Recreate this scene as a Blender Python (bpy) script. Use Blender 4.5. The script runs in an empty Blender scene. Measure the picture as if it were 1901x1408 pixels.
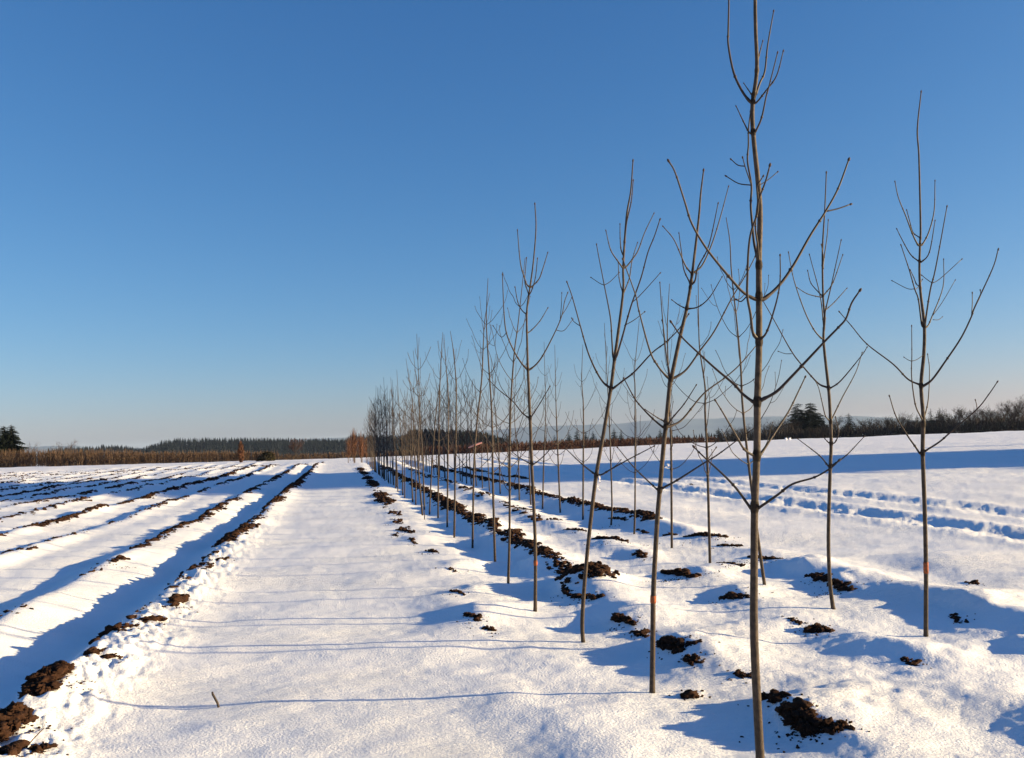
import bpy, math, random
import numpy as np
from mathutils import Matrix, Vector

random.seed(7)
RNG = np.random.default_rng(11)
S = bpy.context.scene
C = S.collection

# ------------------------------------------------------------------ camera
F, CX, CY, H = 1750.0, 950.5, 704.0, 1.7       # focal length (photo pixels), photo centre, eye height (m)
ROLL = math.radians(2.05)


def level(px, py):
    x, y = px - CX, CY - py
    c, s = math.cos(-ROLL), math.sin(-ROLL)
    return x * c - y * s, x * s + y * c


_vx, _vy = level(635.0, 824.6)                 # where the planted rows run to: world +Y
PITCH = -math.atan2(_vy, F)
YAW = -math.atan(_vx / (F / math.cos(PITCH)))


def ray(px, py):
    x, y = level(px, py)
    c, s = math.cos(PITCH), math.sin(PITCH)
    d = (x, F * c - y * s, F * s + y * c)
    c, s = math.cos(-YAW), math.sin(-YAW)
    return Vector((d[0] * c - d[1] * s, d[0] * s + d[1] * c, d[2])) / F


EYE = Vector((0, 0, H))
fwd = ray(CX, CY); fwd.normalize()
right = (ray(CX + 1000, CY) - ray(CX, CY)).normalized()
up = right.cross(fwd)
cam = bpy.data.cameras.new('camera')
cam.sensor_fit = 'HORIZONTAL'; cam.sensor_width = 36.0; cam.lens = 36.0 * F / 1901.0
cam.clip_start = 0.05; cam.clip_end = 30000
camo = bpy.data.objects.new('camera', cam); C.objects.link(camo)
camo.matrix_world = Matrix((
    (right.x, up.x, -fwd.x, 0), (right.y, up.y, -fwd.y, 0), (right.z, up.z, -fwd.z, H), (0, 0, 0, 1)))
S.camera = camo

# ------------------------------------------------------------------ sky, sun, exposure
SUN_ELEV = math.radians(10.5)
SUN_AZ = math.atan2(-0.24, 1.0)                # direction towards the sun, from +X, counter-clockwise
sun_dir = Vector((math.cos(SUN_AZ) * math.cos(SUN_ELEV), math.sin(SUN_AZ) * math.cos(SUN_ELEV), math.sin(SUN_ELEV)))
w = bpy.data.worlds.new('World'); S.world = w; w.use_nodes = True
nt = w.node_tree; bg = nt.nodes['Background']
sky = nt.nodes.new('ShaderNodeTexSky'); sky.sky_type = 'NISHITA'; sky.sun_disc = False
sky.sun_elevation = SUN_ELEV
sky.sun_rotation = math.atan2(sun_dir.x, sun_dir.y)
sky.air_density = 0.9; sky.dust_density = 0.6; sky.ozone_density = 5.0; sky.altitude = 100
sep = nt.nodes.new('ShaderNodeSeparateColor'); cmb = nt.nodes.new('ShaderNodeCombineColor')   # colour grade put on the sky, channel by channel
nt.links.new(sky.outputs[0], sep.inputs[0])
for ch_, (pw_, k_) in enumerate(((1.26, 0.96), (0.95, 0.90), (0.74, 1.17))):
    a_ = nt.nodes.new('ShaderNodeMath'); a_.operation = 'POWER'; a_.inputs[1].default_value = pw_
    b_ = nt.nodes.new('ShaderNodeMath'); b_.operation = 'MULTIPLY'; b_.inputs[1].default_value = k_
    nt.links.new(sep.outputs[ch_], a_.inputs[0]); nt.links.new(a_.outputs[0], b_.inputs[0]); nt.links.new(b_.outputs[0], cmb.inputs[ch_])
sc_ = cmb
nt.links.new(sc_.outputs[0], bg.inputs[0]); bg.inputs[1].default_value = 0.075
sl = bpy.data.lights.new('sun', 'SUN'); sl.energy = 4.7; sl.angle = math.radians(0.7); sl.color = (1.0, 0.78, 0.43)
so = bpy.data.objects.new('sun', sl); C.objects.link(so)
so.rotation_euler = sun_dir.to_track_quat('Z', 'Y').to_euler()
S.view_settings.view_transform = 'Standard'; S.view_settings.look = 'None'
S.view_settings.gamma = 1.0; S.view_settings.exposure = 1.45
S.cycles.max_bounces = 6; S.cycles.volume_bounces = 1


# ------------------------------------------------------------------ noise and terrain
def _hash(i, j, k):
    n = (i.astype(np.int64) * 374761393 + j.astype(np.int64) * 668265263 + k * 1274126177) & 0xFFFFFFFF
    n = ((n ^ (n >> 13)) * 1274126177) & 0xFFFFFFFF
    n = (n ^ (n >> 16)) & 0xFFFFFFFF
    return n.astype(np.float64) / 4294967295.0


def noise2(x, y, seed=0):
    i = np.floor(x); j = np.floor(y); fx = x - i; fy = y - j
    fx = fx * fx * fx * (fx * (fx * 6 - 15) + 10); fy = fy * fy * fy * (fy * (fy * 6 - 15) + 10)
    i = i.astype(np.int64); j = j.astype(np.int64)
    a = _hash(i, j, seed); b = _hash(i + 1, j, seed); c = _hash(i, j + 1, seed); d = _hash(i + 1, j + 1, seed)
    return (a + (b - a) * fx + (c - a) * fy + (a - b - c + d) * fx * fy) * 2 - 1


def fbm(x, y, o=4, seed=0):
    s = 0; a = 1.0
    for k in range(o):
        s = s + a * noise2(x + 17.3 * k, y - 9.1 * k, seed + k); x = x * 2.03; y = y * 2.03; a *= 0.5
    return s


def gauss(d, w_): return np.exp(-(d / w_) ** 2)
def sstep(a, b, v):
    t = np.clip((v - a) / (b - a), 0, 1); return t * t * (3 - 2 * t)


EDGE_X = np.array([-600, -120, -51, -1, 16, 52, 102, 250, 800.])
EDGE_Y = np.array([300, 215, 156, 114, 112, 134, 132, 170, 260.])
FAR_RIDGES = [-8.9, -10.6, -12.5, -14.2, -16.0, -17.7, -19.6, -21.3, -23.3, -25.1, -27.0, -29.0, -31.0, -33.2, -35.4, -37.6, -40, -42.5, -45, -48, -51, -54, -58]


def ridge_x(x0, y):
    """the ploughed lines wander a little"""
    return x0 + 0.07 * noise2(y * 0.13, y * 0 + x0 * 3.1, 40) + 0.03 * noise2(y * 0.6, y * 0 + x0, 41)


def flat_point(px, py):
    d = ray(px, py); t = -H / d.z; return d.x * t, d.y * t, t


# wind-scoured hollows beside small drifts: (photo x, y of the drift crest, length of the hollow's shade there)
DUNES = []
for _px, _py, _w in ((1262, 1203, 140), (1505, 1342, 220), (1152, 1158, 80), (1062, 1098, 105), (1482, 1060, 130), (1364, 1106, 85), (1805, 1138, 165),
                     (1925, 1203, 110), (1562, 1088, 110), (1492, 1270, 70), (990, 1050, 75), (942, 1010, 65), (1302, 1066, 75), (1192, 1033, 50),
                     (1720, 1222, 110), (905, 985, 55), (1245, 1240, 60), (1700, 1330, 60), (880, 1100, 50), (890, 1146, 60), (838, 1055, 60)):
    _x, _y, _t = flat_point(_px, _py)
    DUNES.append((_x, _y, _w * _t / 1.03 / F * math.tan(SUN_ELEV) * 0.64))


def terrain(x, y):
    x = np.asarray(x, float); y = np.asarray(y, float)
    z = np.zeros(np.broadcast(x, y).shape)
    r = np.sqrt(x * x + y * y)
    field = 1 - sstep(70, 110, np.abs(y))
    # broad waves and wind drift
    z += 0.035 * fbm(x * 0.22, y * 0.16, 3, 1) * sstep(2, 12, r)
    z += 0.016 * fbm(x * 0.75 + 0.3 * y, y * 1.0 - 0.25 * x, 4, 5)
    z += 0.006 * fbm(x * 2.6, y * 4.4, 4, 9)
    # left cut ridge and its trench
    m = 0.8 + 0.28 * noise2(y * 0.55, y * 0, 20) + 0.16 * noise2(y * 1.9, y * 0, 21)
    d = x - ridge_x(-2.0, y)
    left_on = sstep(-30, -5, y)
    z += m * 0.13 * np.where(d > 0, gauss(d, 0.42), gauss(d, 0.13)) * field
    z -= 0.13 * gauss(d + 0.50, 0.34) * field
    m = 0.7 + 0.4 * noise2(y * 0.5, y * 0, 23) + 0.22 * noise2(y * 1.6, y * 0, 24)
    d = x - ridge_x(-3.45, y)
    z += m * 0.10 * np.where(d > 0, gauss(d, 0.30), gauss(d, 0.20)) * field
    z -= 0.04 * gauss(d + 0.5, 0.35) * field
    for x0, a, sd in ((-5.45, 0.12, 25), (-7.0, 0.15, 26)):
        m = 0.65 + 0.4 * noise2(y * 0.45, y * 0, sd) + 0.2 * noise2(y * 1.7, y * 0, sd + 10)
        d = x - ridge_x(x0, y)
        z += m * a * gauss(d, 0.27) * field - 0.05 * gauss(d + 0.6, 0.35) * field
    for k, x0 in enumerate(FAR_RIDGES if float(np.min(x)) < -7.5 else []):
        m = 0.5 + 0.45 * noise2(y * 0.3, y * 0, 60 + k) + 0.2 * noise2(y * 1.3, y * 0, 90 + k)
        z += m * 0.15 * gauss(x - ridge_x(x0, y), 0.32) * (1 - sstep(95, 125, np.abs(y)))
    # low drift mounds left of the first tree row
    m = np.clip(0.15 + 0.9 * noise2(y * 0.8, x * 0.5, 27) + 0.25 * noise2(y * 2.3, x * 1.5, 28), 0, 2)
    z += m * 0.085 * gauss(x - ridge_x(1.22, y), 0.34) * field
    # ridge between the two rows of trees, strongly humped
    hump = 0.5 + 0.5 * np.cos((y - 5.0) * 2 * math.pi / 1.78)
    m = 0.40 + 0.60 * hump + 0.32 * noise2(y * 0.9, y * 0, 29) + 0.15 * noise2(y * 2.7, y * 0, 30)
    d = x - ridge_x(2.72, y)
    z += m * (0.060 + 0.07 * sstep(8.2, 11, y)) * np.where(d > 0, gauss(d, 0.36), gauss(d, 0.26)) * field
    z -= (0.015 + 0.04 * sstep(8, 11, y)) * gauss(x - 2.02, 0.34) * field
    m = 0.45 + 0.5 * hump + 0.4 * noise2(y * 0.7, y * 0, 31) + 0.2 * noise2(y * 2.2, y * 0, 32)
    z += m * (0.055 + 0.04 * sstep(15, 20, y)) * gauss(x - ridge_x(4.0, y), 0.32) * field
    z -= (0.01 + 0.04 * sstep(15, 20, y)) * gauss(x - 4.7, 0.34) * field
    m = 0.55 + 0.5 * hump + 0.4 * noise2(y * 0.6, y * 0, 33) + 0.2 * noise2(y * 2.4, y * 0, 34)
    z += m * (0.070 + 0.065 * sstep(14, 18, y)) * gauss(x - ridge_x(5.6, y), 0.34) * field
    z += 0.07 * np.clip(noise2(x * 0.55, y * 0.75, 35) - 0.05, 0, 1) * gauss(x - 7.0, 1.3) * (1 - sstep(16, 40, y))
    # roughness between the planted rows
    rough = gauss(x - 3.6, 3.0) * (1 - sstep(25, 60, y))
    z += rough * 0.014 * fbm(x * 1.7, y * 2.2, 5, 44) + rough * 0.006 * np.abs(fbm(x * 6 + y * 2, y * 8, 3, 45))
    rough = gauss(x + 1.85, 0.35) * (1 - sstep(14, 30, y))
    z += rough * (0.030 * np.abs(fbm(x * 5.5, y * 4.0, 3, 47)) + 0.016 * fbm(x * 13, y * 11, 3, 48))
    # wheel ruts churned through the snow on the right
    wob = 0.35 * noise2(y * 0.05, y * 0, 50)
    for x0, a in ((9.5, 1.0), (11.7, 0.85)):
        d = x - (x0 + wob + 0.02 * (y - 15))
        z -= a * 0.040 * gauss(d, 0.36) * field
        z += a * (0.045 * gauss(d - 0.55, 0.30) + 0.025 * gauss(d + 0.55, 0.26)) * field
        z += a * gauss(d, 0.75) * (0.030 * fbm(x * 2.7, y * 0.9, 4, 52) + 0.020 * np.abs(fbm(x * 6, y * 4.5, 4, 53))) * field
    for dx_, dy_, dh in DUNES:
        ax = x - dx_; ay = y - dy_ - 0.12 * ax
        am = np.where(ax > 0, gauss(ax, 0.85), gauss(ax, 0.15)) * gauss(ay - 0.35 * np.abs(ax), 0.30 + dh)
        if am.max() < 1e-4: continue
        z += dh * am * (1 + 0.38 * noise2(x * 3.4, y * 4.2, 80) + 0.2 * noise2(x * 9, y * 10, 81))
        z -= dh * 0.30 * gauss(ax + 0.34 + dh * 1.6, 0.34 + dh) * gauss(ay + .05, 0.26 + dh)
    # field lip: falls away beyond the far edge; a shallow dip before it
    ye = np.interp(x, EDGE_X, EDGE_Y)
    z += 0.16 * np.exp(-((y - 76) / 9) ** 2) * gauss(x + 2, 14) - 0.20 * np.exp(-((y - 92) / 9) ** 2) * gauss(x + 4, 30)
    q = np.maximum(y - ye, 0)
    z -= np.minimum(np.minimum(q, 100) * 0.042 + np.maximum(q - 100, 0) * 0.018, 26.0)
    return z


def tz(x, y):
    if y > 118 or math.hypot(x, y) > 160:              # beyond the ploughed field only the fall of the land matters
        q = max(y - float(np.interp(x, EDGE_X, EDGE_Y)), 0)
        return -min(min(q, 100) * 0.042 + max(q - 100, 0) * 0.018, 26.0)
    return float(terrain(np.array([x]), np.array([y]))[0])


def gt(px, py):
    """point of the snow surface seen at a photo pixel"""
    d = ray(px, py); z = 0.0
    for _ in range(4):
        t = (z - H) / d.z; z = tz(d.x * t, d.y * t)
    return Vector((d.x * t, d.y * t, z))


# ------------------------------------------------------------------ materials
def mat(name, col, rough=0.8, noise=None, bump=None, spec=0.3):
    m = bpy.data.materials.new(name); m.use_nodes = True
    t = m.node_tree; b = t.nodes['Principled BSDF']
    b.inputs['Base Color'].default_value = (*col, 1); b.inputs['Roughness'].default_value = rough
    b.inputs['Specular IOR Level'].default_value = spec
    tc = t.nodes.new('ShaderNodeTexCoord')
    if noise:                                   # (scale, second colour)
        n = t.nodes.new('ShaderNodeTexNoise'); n.inputs['Scale'].default_value = noise[0]; n.inputs['Detail'].default_value = 4
        t.links.new(tc.outputs['Object'], n.inputs['Vector'])
        cr = t.nodes.new('ShaderNodeValToRGB'); cr.color_ramp.elements[0].position = 0.35; cr.color_ramp.elements[1].position = 0.65
        cr.color_ramp.elements[0].color = (*col, 1); cr.color_ramp.elements[1].color = (*noise[1], 1)
        t.links.new(n.outputs['Fac'], cr.inputs[0]); t.links.new(cr.outputs[0], b.inputs['Base Color'])
    if bump:                                    # (scale, distance)
        n = t.nodes.new('ShaderNodeTexNoise'); n.inputs['Scale'].default_value = bump[0]; n.inputs['Detail'].default_value = 5
        t.links.new(tc.outputs['Object'], n.inputs['Vector'])
        bu = t.nodes.new('ShaderNodeBump'); bu.inputs['Distance'].default_value = bump[1]
        t.links.new(n.outputs['Fac'], bu.inputs['Height']); t.links.new(bu.outputs[0], b.inputs['Normal'])
    return m


def snow_material():
    m = mat('snow', (0.86, 0.87, 0.90), 0.55, None, None, 0.25)
    t = m.node_tree; b = t.nodes['Principled BSDF']; tc = [n for n in t.nodes if n.type == 'TEX_COORD'][0]
    mp = t.nodes.new('ShaderNodeMapping'); mp.inputs['Scale'].default_value = (0.8, 3.4, 1.0); mp.inputs['Rotation'].default_value = (0, 0, math.radians(16))
    t.links.new(tc.outputs['Object'], mp.inputs[0])
    n1 = t.nodes.new('ShaderNodeTexNoise'); n1.inputs['Scale'].default_value = 5.5; n1.inputs['Detail'].default_value = 8; n1.inputs['Roughness'].default_value = 0.68
    t.links.new(mp.outputs[0], n1.inputs['Vector'])
    n2 = t.nodes.new('ShaderNodeTexNoise'); n2.inputs['Scale'].default_value = 60; n2.inputs['Detail'].default_value = 4
    t.links.new(tc.outputs['Object'], n2.inputs['Vector'])
    b1 = t.nodes.new('ShaderNodeBump'); b1.inputs['Distance'].default_value = 0.034
    n3 = t.nodes.new('ShaderNodeTexNoise'); n3.inputs['Scale'].default_value = 0.55; n3.inputs['Detail'].default_value = 3      # crusted and smooth patches
    mr = t.nodes.new('ShaderNodeMapRange'); mr.inputs['From Min'].default_value = 0.38; mr.inputs['From Max'].default_value = 0.62
    mr.inputs['To Min'].default_value = 0.22; mr.inputs['To Max'].default_value = 1.0
    t.links.new(tc.outputs['Object'], n3.inputs['Vector']); t.links.new(n3.outputs['Fac'], mr.inputs['Value']); t.links.new(mr.outputs[0], b1.inputs['Strength'])
    b2 = t.nodes.new('ShaderNodeBump'); b2.inputs['Distance'].default_value = 0.007; b2.inputs['Strength'].default_value = 0.9
    t.links.new(n1.outputs['Fac'], b1.inputs['Height']); t.links.new(n2.outputs['Fac'], b2.inputs['Height'])
    t.links.new(b1.outputs[0], b2.inputs['Normal']); t.links.new(b2.outputs[0], b.inputs['Normal'])
    return m


M = {
    'snow': snow_material(),
    'soil': mat('soil', (0.020, 0.010, 0.007), 0.95, (22, (0.046, 0.022, 0.013)), (60, 0.01), 0.1),
    'bark': mat('bark', (0.068, 0.047, 0.034), 0.7, (30, (0.030, 0.021, 0.015)), (90, 0.003), 0.3),
    'twig': mat('twig', (0.021, 0.013, 0.010), 0.6, (20, (0.036, 0.023, 0.018)), None, 0.35),
    'bud': mat('bud', (0.03, 0.018, 0.015), 0.7, (60, (0.05, 0.03, 0.025))),
    'paint': mat('orange_paint', (0.36, 0.085, 0.022), 0.7, (55, (0.16, 0.055, 0.025))),
    'tape': mat('white_tape', (0.82, 0.80, 0.82), 0.35, (40, (0.7, 0.7, 0.75))),
    'pink': mat('pink_tape', (0.75, 0.32, 0.26), 0.4, (40, (0.7, 0.4, 0.35))),
    'needles': mat('needles', (0.010, 0.017, 0.012), 0.8, (1.3, (0.018, 0.027, 0.016)), None, 0.2),
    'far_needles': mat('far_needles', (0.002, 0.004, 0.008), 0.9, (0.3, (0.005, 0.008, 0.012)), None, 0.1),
    'grey_twigs': mat('grey_twigs', (0.026, 0.020, 0.018), 0.85, (0.7, (0.042, 0.030, 0.025)), None, 0.2),
    'brown_twigs': mat('brown_twigs', (0.048, 0.028, 0.019), 0.8, (0.16, (0.070, 0.042, 0.025)), None, 0.2),
    'red_twigs': mat('red_twigs', (0.052, 0.022, 0.016), 0.8, (0.2, (0.070, 0.032, 0.021)), None, 0.2),
    'orange_twigs': mat('orange_twigs', (0.115, 0.050, 0.027), 0.75, (1.0, (0.085, 0.038, 0.022)), None, 0.2),
    'dark_trunk': mat('dark_trunk', (0.03, 0.022, 0.018), 0.9, (6, (0.045, 0.032, 0.025))),
    'pale_trunk': mat('pale_trunk', (0.105, 0.068, 0.042), 0.8, (4, (0.07, 0.046, 0.03))),
    'shrub': mat('shrub', (0.020, 0.017, 0.007), 0.85, (2, (0.032, 0.026, 0.011))),
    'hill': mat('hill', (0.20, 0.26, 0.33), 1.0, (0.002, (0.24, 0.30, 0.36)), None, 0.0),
}


# ------------------------------------------------------------------ object helpers
def mesh_obj(name, verts, faces, material, parent=None, smooth=False, loc=None):
    me = bpy.data.meshes.new(name)
    verts = np.asarray(verts, dtype=np.float32)
    if isinstance(faces, np.ndarray):
        n, k = faces.shape
        me.vertices.add(len(verts)); me.vertices.foreach_set('co', verts.ravel())
        me.loops.add(n * k); me.loops.foreach_set('vertex_index', faces.astype(np.int32).ravel())
        me.polygons.add(n); me.polygons.foreach_set('loop_start', np.arange(0, n * k, k, dtype=np.int32))
        me.polygons.foreach_set('loop_total', np.full(n, k, dtype=np.int32))
        me.update(calc_edges=True)
    else:
        me.from_pydata(verts.tolist(), [], faces); me.update()
    if smooth: me.polygons.foreach_set('use_smooth', np.ones(len(me.polygons), dtype=bool))
    me.materials.append(material)
    o = bpy.data.objects.new(name, me); C.objects.link(o)
    if parent: o.parent = parent
    if loc is not None: o.location = loc
    return o


def tag(o, label, cat, group=None, kind=None):
    o['label'] = label
    if cat: o['category'] = cat
    if group: o['group'] = group
    if kind: o['kind'] = kind
    return o


def thing(name, label, cat, loc, rz=0, group=None, scale=1.0):
    o = bpy.data.objects.new(name, None); C.objects.link(o)
    o.empty_display_size = 0.2; o.location = loc; o.rotation_euler = (0, 0, rz); o.scale = (scale,) * 3
    return tag(o, label, cat, group)


def kids(o): return [c for c in bpy.data.objects if c.parent == o]


def copy_thing(src, parts, label, group, loc, rz, scale):
    r = src.copy(); C.objects.link(r)
    r.location = loc; r.rotation_euler = (random.uniform(-.03, .03), random.uniform(-.035, .035), rz); r.scale = (scale,) * 3
    r['label'] = label; r['group'] = group
    for p in parts:
        c = p.copy(); C.objects.link(c); c.parent = r
    return r


class MB:
    """collects tubes / faces for one mesh"""
    def __init__(s): s.v = []; s.f = []

    def tube(s, pts, rad, n=6, cap=True, flare=None):
        pts = [Vector(p) for p in pts]; m = len(pts)
        if not hasattr(rad, '__len__'): rad = [rad] * m
        base = len(s.v); a = None
        for i, p in enumerate(pts):
            t = (pts[min(i + 1, m - 1)] - pts[max(i - 1, 0)])
            if t.length < 1e-9: t = Vector((0, 0, 1))
            t.normalize()
            if a is None:
                a = t.cross(Vector((0.31, 0.95, 0.05)))
                if a.length < 1e-3: a = t.cross(Vector((1, 0, 0)))
            a = (a - t * a.dot(t)).normalized(); b = t.cross(a)
            for k in range(n):
                th = 2 * math.pi * k / n
                s.v.append(tuple(p + (a * math.cos(th) + b * math.sin(th)) * rad[i]))
        for i in range(m - 1):
            for k in range(n):
                k2 = (k + 1) % n
                s.f.append((base + i * n + k, base + i * n + k2, base + (i + 1) * n + k2, base + (i + 1) * n + k))
        if cap:
            s.f.append(tuple(base + (m - 1) * n + k for k in range(n)))
            s.f.append(tuple(base + k for k in reversed(range(n))))

    def tri(s, a, b, c):
        i = len(s.v); s.v += [tuple(a), tuple(b), tuple(c)]; s.f.append((i, i + 1, i + 2))

    def quad(s, a, b, c, d):
        i = len(s.v); s.v += [tuple(a), tuple(b), tuple(c), tuple(d)]; s.f.append((i, i + 1, i + 2, i + 3))

    def build(s, name, m, parent=None, smooth=False, loc=None):
        return mesh_obj(name, s.v, s.f, m, parent, smooth, loc)


def smooth_path(pts, seg=5):
    """Catmull-Rom through the points"""
    pts = [Vector(p) for p in pts]
    if len(pts) < 3: return [pts[0].lerp(pts[-1], k / 3) for k in range(4)]
    P = [pts[0] * 2 - pts[1]] + pts + [pts[-1] * 2 - pts[-2]]
    out = []
    for i in range(1, len(P) - 2):
        a, b, c, d = P[i - 1], P[i], P[i + 1], P[i + 2]
        for k in range(seg):
            t = k / seg
            out.append(0.5 * ((2 * b) + (c - a) * t + (2 * a - 5 * b + 4 * c - d) * t * t + (3 * b - a - 3 * c + d) * t ** 3))
    out.append(pts[-1])
    return out


# ------------------------------------------------------------------ the snow ground: one sheet to the horizon
def build_ground():
    n_th_f, th0, th1 = 980, math.radians(-27), math.radians(47)
    fine = np.linspace(th0, th1, n_th_f)
    coarse = np.linspace(th1, th0 + 2 * math.pi, 190)[1:]
    th = np.concatenate([fine, coarse]); n = len(th)
    rr = [0.35]
    while rr[-1] < 9000:
        r = rr[-1]
        if r < 2.5: st = 0.06 * r + 0.02
        elif r < 140: st = max(0.007 * r, min(0.5, r * r * 0.00085))
        else: st = 0.06 * r
        if 40 < r < 140: st = 0.010 * r
        rr.append(r + st)
    rr = np.array(rr); m = len(rr)
    R, T = np.meshgrid(rr, th, indexing='ij')
    X = R * np.sin(T); Y = R * np.cos(T)
    Z = terrain(X, Y)
    v = np.stack([X, Y, Z], -1).reshape(-1, 3)
    v = np.concatenate([v, [[0, 0, float(Z[0].mean())]]])
    i = np.arange(m - 1)[:, None] * n; j = np.arange(n)[None, :]; j2 = (j + 1) % n
    f = np.stack([i + j, i + n + j, i + n + j2, i + j2], -1).reshape(-1, 4)[:, ::-1]
    g = mesh_obj('snow_ground', v, f, M['snow'], None, True)
    # close the hole under the camera
    mb = MB(); c = (0, 0, float(Z[0].mean()))
    ring = [tuple(v[k]) for k in range(n)]
    cap = mesh_obj('snow_ground', [(*p,) for p in ring] + [c], [((k + 1) % n, k, n) for k in range(n)], M['snow'], g, True)
    g['kind'] = 'structure'; g['label'] = 'wind-drifted snow covering the ploughed nursery field'
    print('ground verts', len(v))


build_ground()


# ------------------------------------------------------------------ dark soil clods
def ico(sub):
    t = (1 + 5 ** .5) / 2
    v = [(-1, t, 0), (1, t, 0), (-1, -t, 0), (1, -t, 0), (0, -1, t), (0, 1, t), (0, -1, -t), (0, 1, -t), (t, 0, -1), (t, 0, 1), (-t, 0, -1), (-t, 0, 1)]
    f = [(0, 11, 5), (0, 5, 1), (0, 1, 7), (0, 7, 10), (0, 10, 11), (1, 5, 9), (5, 11, 4), (11, 10, 2), (10, 7, 6), (7, 1, 8), (3, 9, 4), (3, 4, 2), (3, 2, 6), (3, 6, 8), (3, 8, 9), (4, 9, 5), (2, 4, 11), (6, 2, 10), (8, 6, 7), (9, 8, 1)]
    v = [np.array(p) / np.linalg.norm(p) for p in v]
    for _ in range(sub):
        nf = []; cache = {}
        def mid(a, b):
            k = (min(a, b), max(a, b))
            if k not in cache:
                q = v[a] + v[b]; v.append(q / np.linalg.norm(q)); cache[k] = len(v) - 1
            return cache[k]
        for a, b, c in f:
            ab, bc, ca = mid(a, b), mid(b, c), mid(c, a)
            nf += [(a, ab, ca), (b, bc, ab), (c, ca, bc), (ab, bc, ca)]
        f = nf
    return np.array(v), np.array(f)


CLODS = {}
for sub in (0, 1, 2):
    bv, bf = ico(sub); L = []
    for k in range(16):
        r = RNG.normal(size=(6, 3)); r /= np.linalg.norm(r, axis=1)[:, None]
        disp = 1 + sum(0.22 * RNG.uniform(0.4, 1) * np.sign(np.sin(3.5 * (bv @ q) + RNG.uniform(0, 6))) * np.abs(np.sin(3.5 * (bv @ q) + RNG.uniform(0, 6))) ** .6 for q in r) * 0.8
        disp += RNG.normal(0, 0.24, len(bv))
        L.append(bv * np.clip(disp, .35, 1.55)[:, None] * np.array([1.3, 0.9, 0.62]))
    CLODS[sub] = (L, bf)


def clod_mesh(P, R, sub, origin=(0, 0, 0)):
    """P (n,3) centres, R (n,) radii"""
    L, bf = CLODS[sub]; B = np.stack(L); n = len(P)
    b = B[RNG.integers(len(L), size=n)]                       # (n, verts, 3)
    fl = RNG.random(n) < .5; b[fl] = b[fl][:, :, [0, 2, 1]] * np.array([1, 1, .8])
    a = RNG.uniform(0, 6.28, n); c, s_ = np.cos(a)[:, None], np.sin(a)[:, None]
    q = np.stack([b[:, :, 0] * c - b[:, :, 1] * s_, b[:, :, 0] * s_ + b[:, :, 1] * c, b[:, :, 2]], -1)
    V = q * np.asarray(R)[:, None, None] + (np.asarray(P) - np.array(origin))[:, None, :]
    Fc = bf[None] + (np.arange(n) * b.shape[1])[:, None, None]
    return V.reshape(-1, 3), Fc.reshape(-1, 3)


def soil_line(x0, segs, label, width=0.11, cat='soil', fill=0.0):
    """segs: (y0, y1, clods per metre, size). A broken line of turned earth along a planting line"""
    P = []; R = []
    for (y0, y1, dens, size) in segs:
        n = int((y1 - y0) * dens * 1.5)
        y = RNG.uniform(y0, y1, n)
        patch = noise2(y * 0.75, y * 0 + x0, 70) + 0.5 * noise2(y * 2.1, y * 0 + x0, 71)
        keep = RNG.random(n) < np.clip(0.62 + fill + 0.9 * patch, 0.04 + fill * .6, 1)
        y = y[keep]; patch = patch[keep]; n = len(y)
        r = size * np.exp(RNG.normal(-0.42, 0.55, n)) * (0.85 + 0.3 * np.clip(patch, 0, 1))
        x = ridge_x(x0, y) + RNG.normal(0, width, n) * (0.7 + 0.5 * np.clip(patch, 0, 1)) - 0.02
        lift = np.clip(patch, 0, 1) * RNG.random(n) ** 2 * size * 1.3
        z = terrain(x, y) - r * 0.05 + lift * (1 - np.abs(x - ridge_x(x0, y)) / (width * 3)).clip(0, 1)
        P.append(np.stack([x, y, z], -1)); R.append(r)
    P = np.concatenate(P); R = np.concatenate(R)
    R = np.minimum(R, size * 0.9)
    k = P[:, 1] < 22
    allv = []; allf = []; o = 0
    for mask, sub in ((k, 1), (~k, 0)):
        if mask.any():
            v, f = clod_mesh(P[mask], R[mask], sub); allv.append(v); allf.append(f + o); o += len(v)
    ob = mesh_obj('turned_soil', np.concatenate(allv), np.concatenate(allf), M['soil'])
    tag(ob, label, cat, None, 'stuff')


soil_line(-2.0, [(8.3, 12.3, 14, .024), (12.3, 17, 40, .028), (17, 30, 95, .042), (30, 62, 75, .062), (62, 100, 12, .07)], 'broken line of dark soil along the snow trench just left of the open lane')
soil_line(-3.45, [(8.5, 15.5, 10, .028), (17, 24, 30, .045), (24, 40, 60, .06), (40, 62, 50, .075), (62, 95, 10, .08)], 'dark soil clods along the second ploughed line left of the lane')
soil_line(-5.45, [(14, 30, 8, .04), (30, 45, 22, .055), (45, 62, 22, .07), (62, 90, 10, .08)], 'sparse dark soil specks along the third ploughed line left of the lane')
soil_line(-7.0, [(17, 30, 80, .055), (30, 64, 60, .07), (64, 95, 10, .08)], 'long unbroken dark soil line, fourth left of the lane')
for k, x0 in enumerate(FAR_RIDGES):
    d1 = [9, 24, 16, 24, 12, 9, 7, 7, 6, 6, 6, 5, 5, 5, 5, 5, 5, 5, 4, 4, 4, 4, 4][k]
    y0 = min(70, max(24, -x0 * 2.1))
    soil_line(x0, [(y0, max(64, y0 + 10), d1, .07), (max(64, y0 + 10), 100, 4, .075)],
              'flecks of dark soil on the %s ploughed line left of the lane in the distant field' % ['fifth', 'sixth', 'seventh', 'eighth', 'ninth', 'tenth', 'eleventh', 'twelfth', 'thirteenth', 'fourteenth', 'fifteenth', 'sixteenth', 'seventeenth', 'eighteenth', 'nineteenth', 'twentieth', 'twenty-first', 'twenty-second', 'twenty-third', 'twenty-fourth', 'twenty-fifth', 'twenty-sixth', 'twenty-seventh'][k], 0.13)
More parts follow.
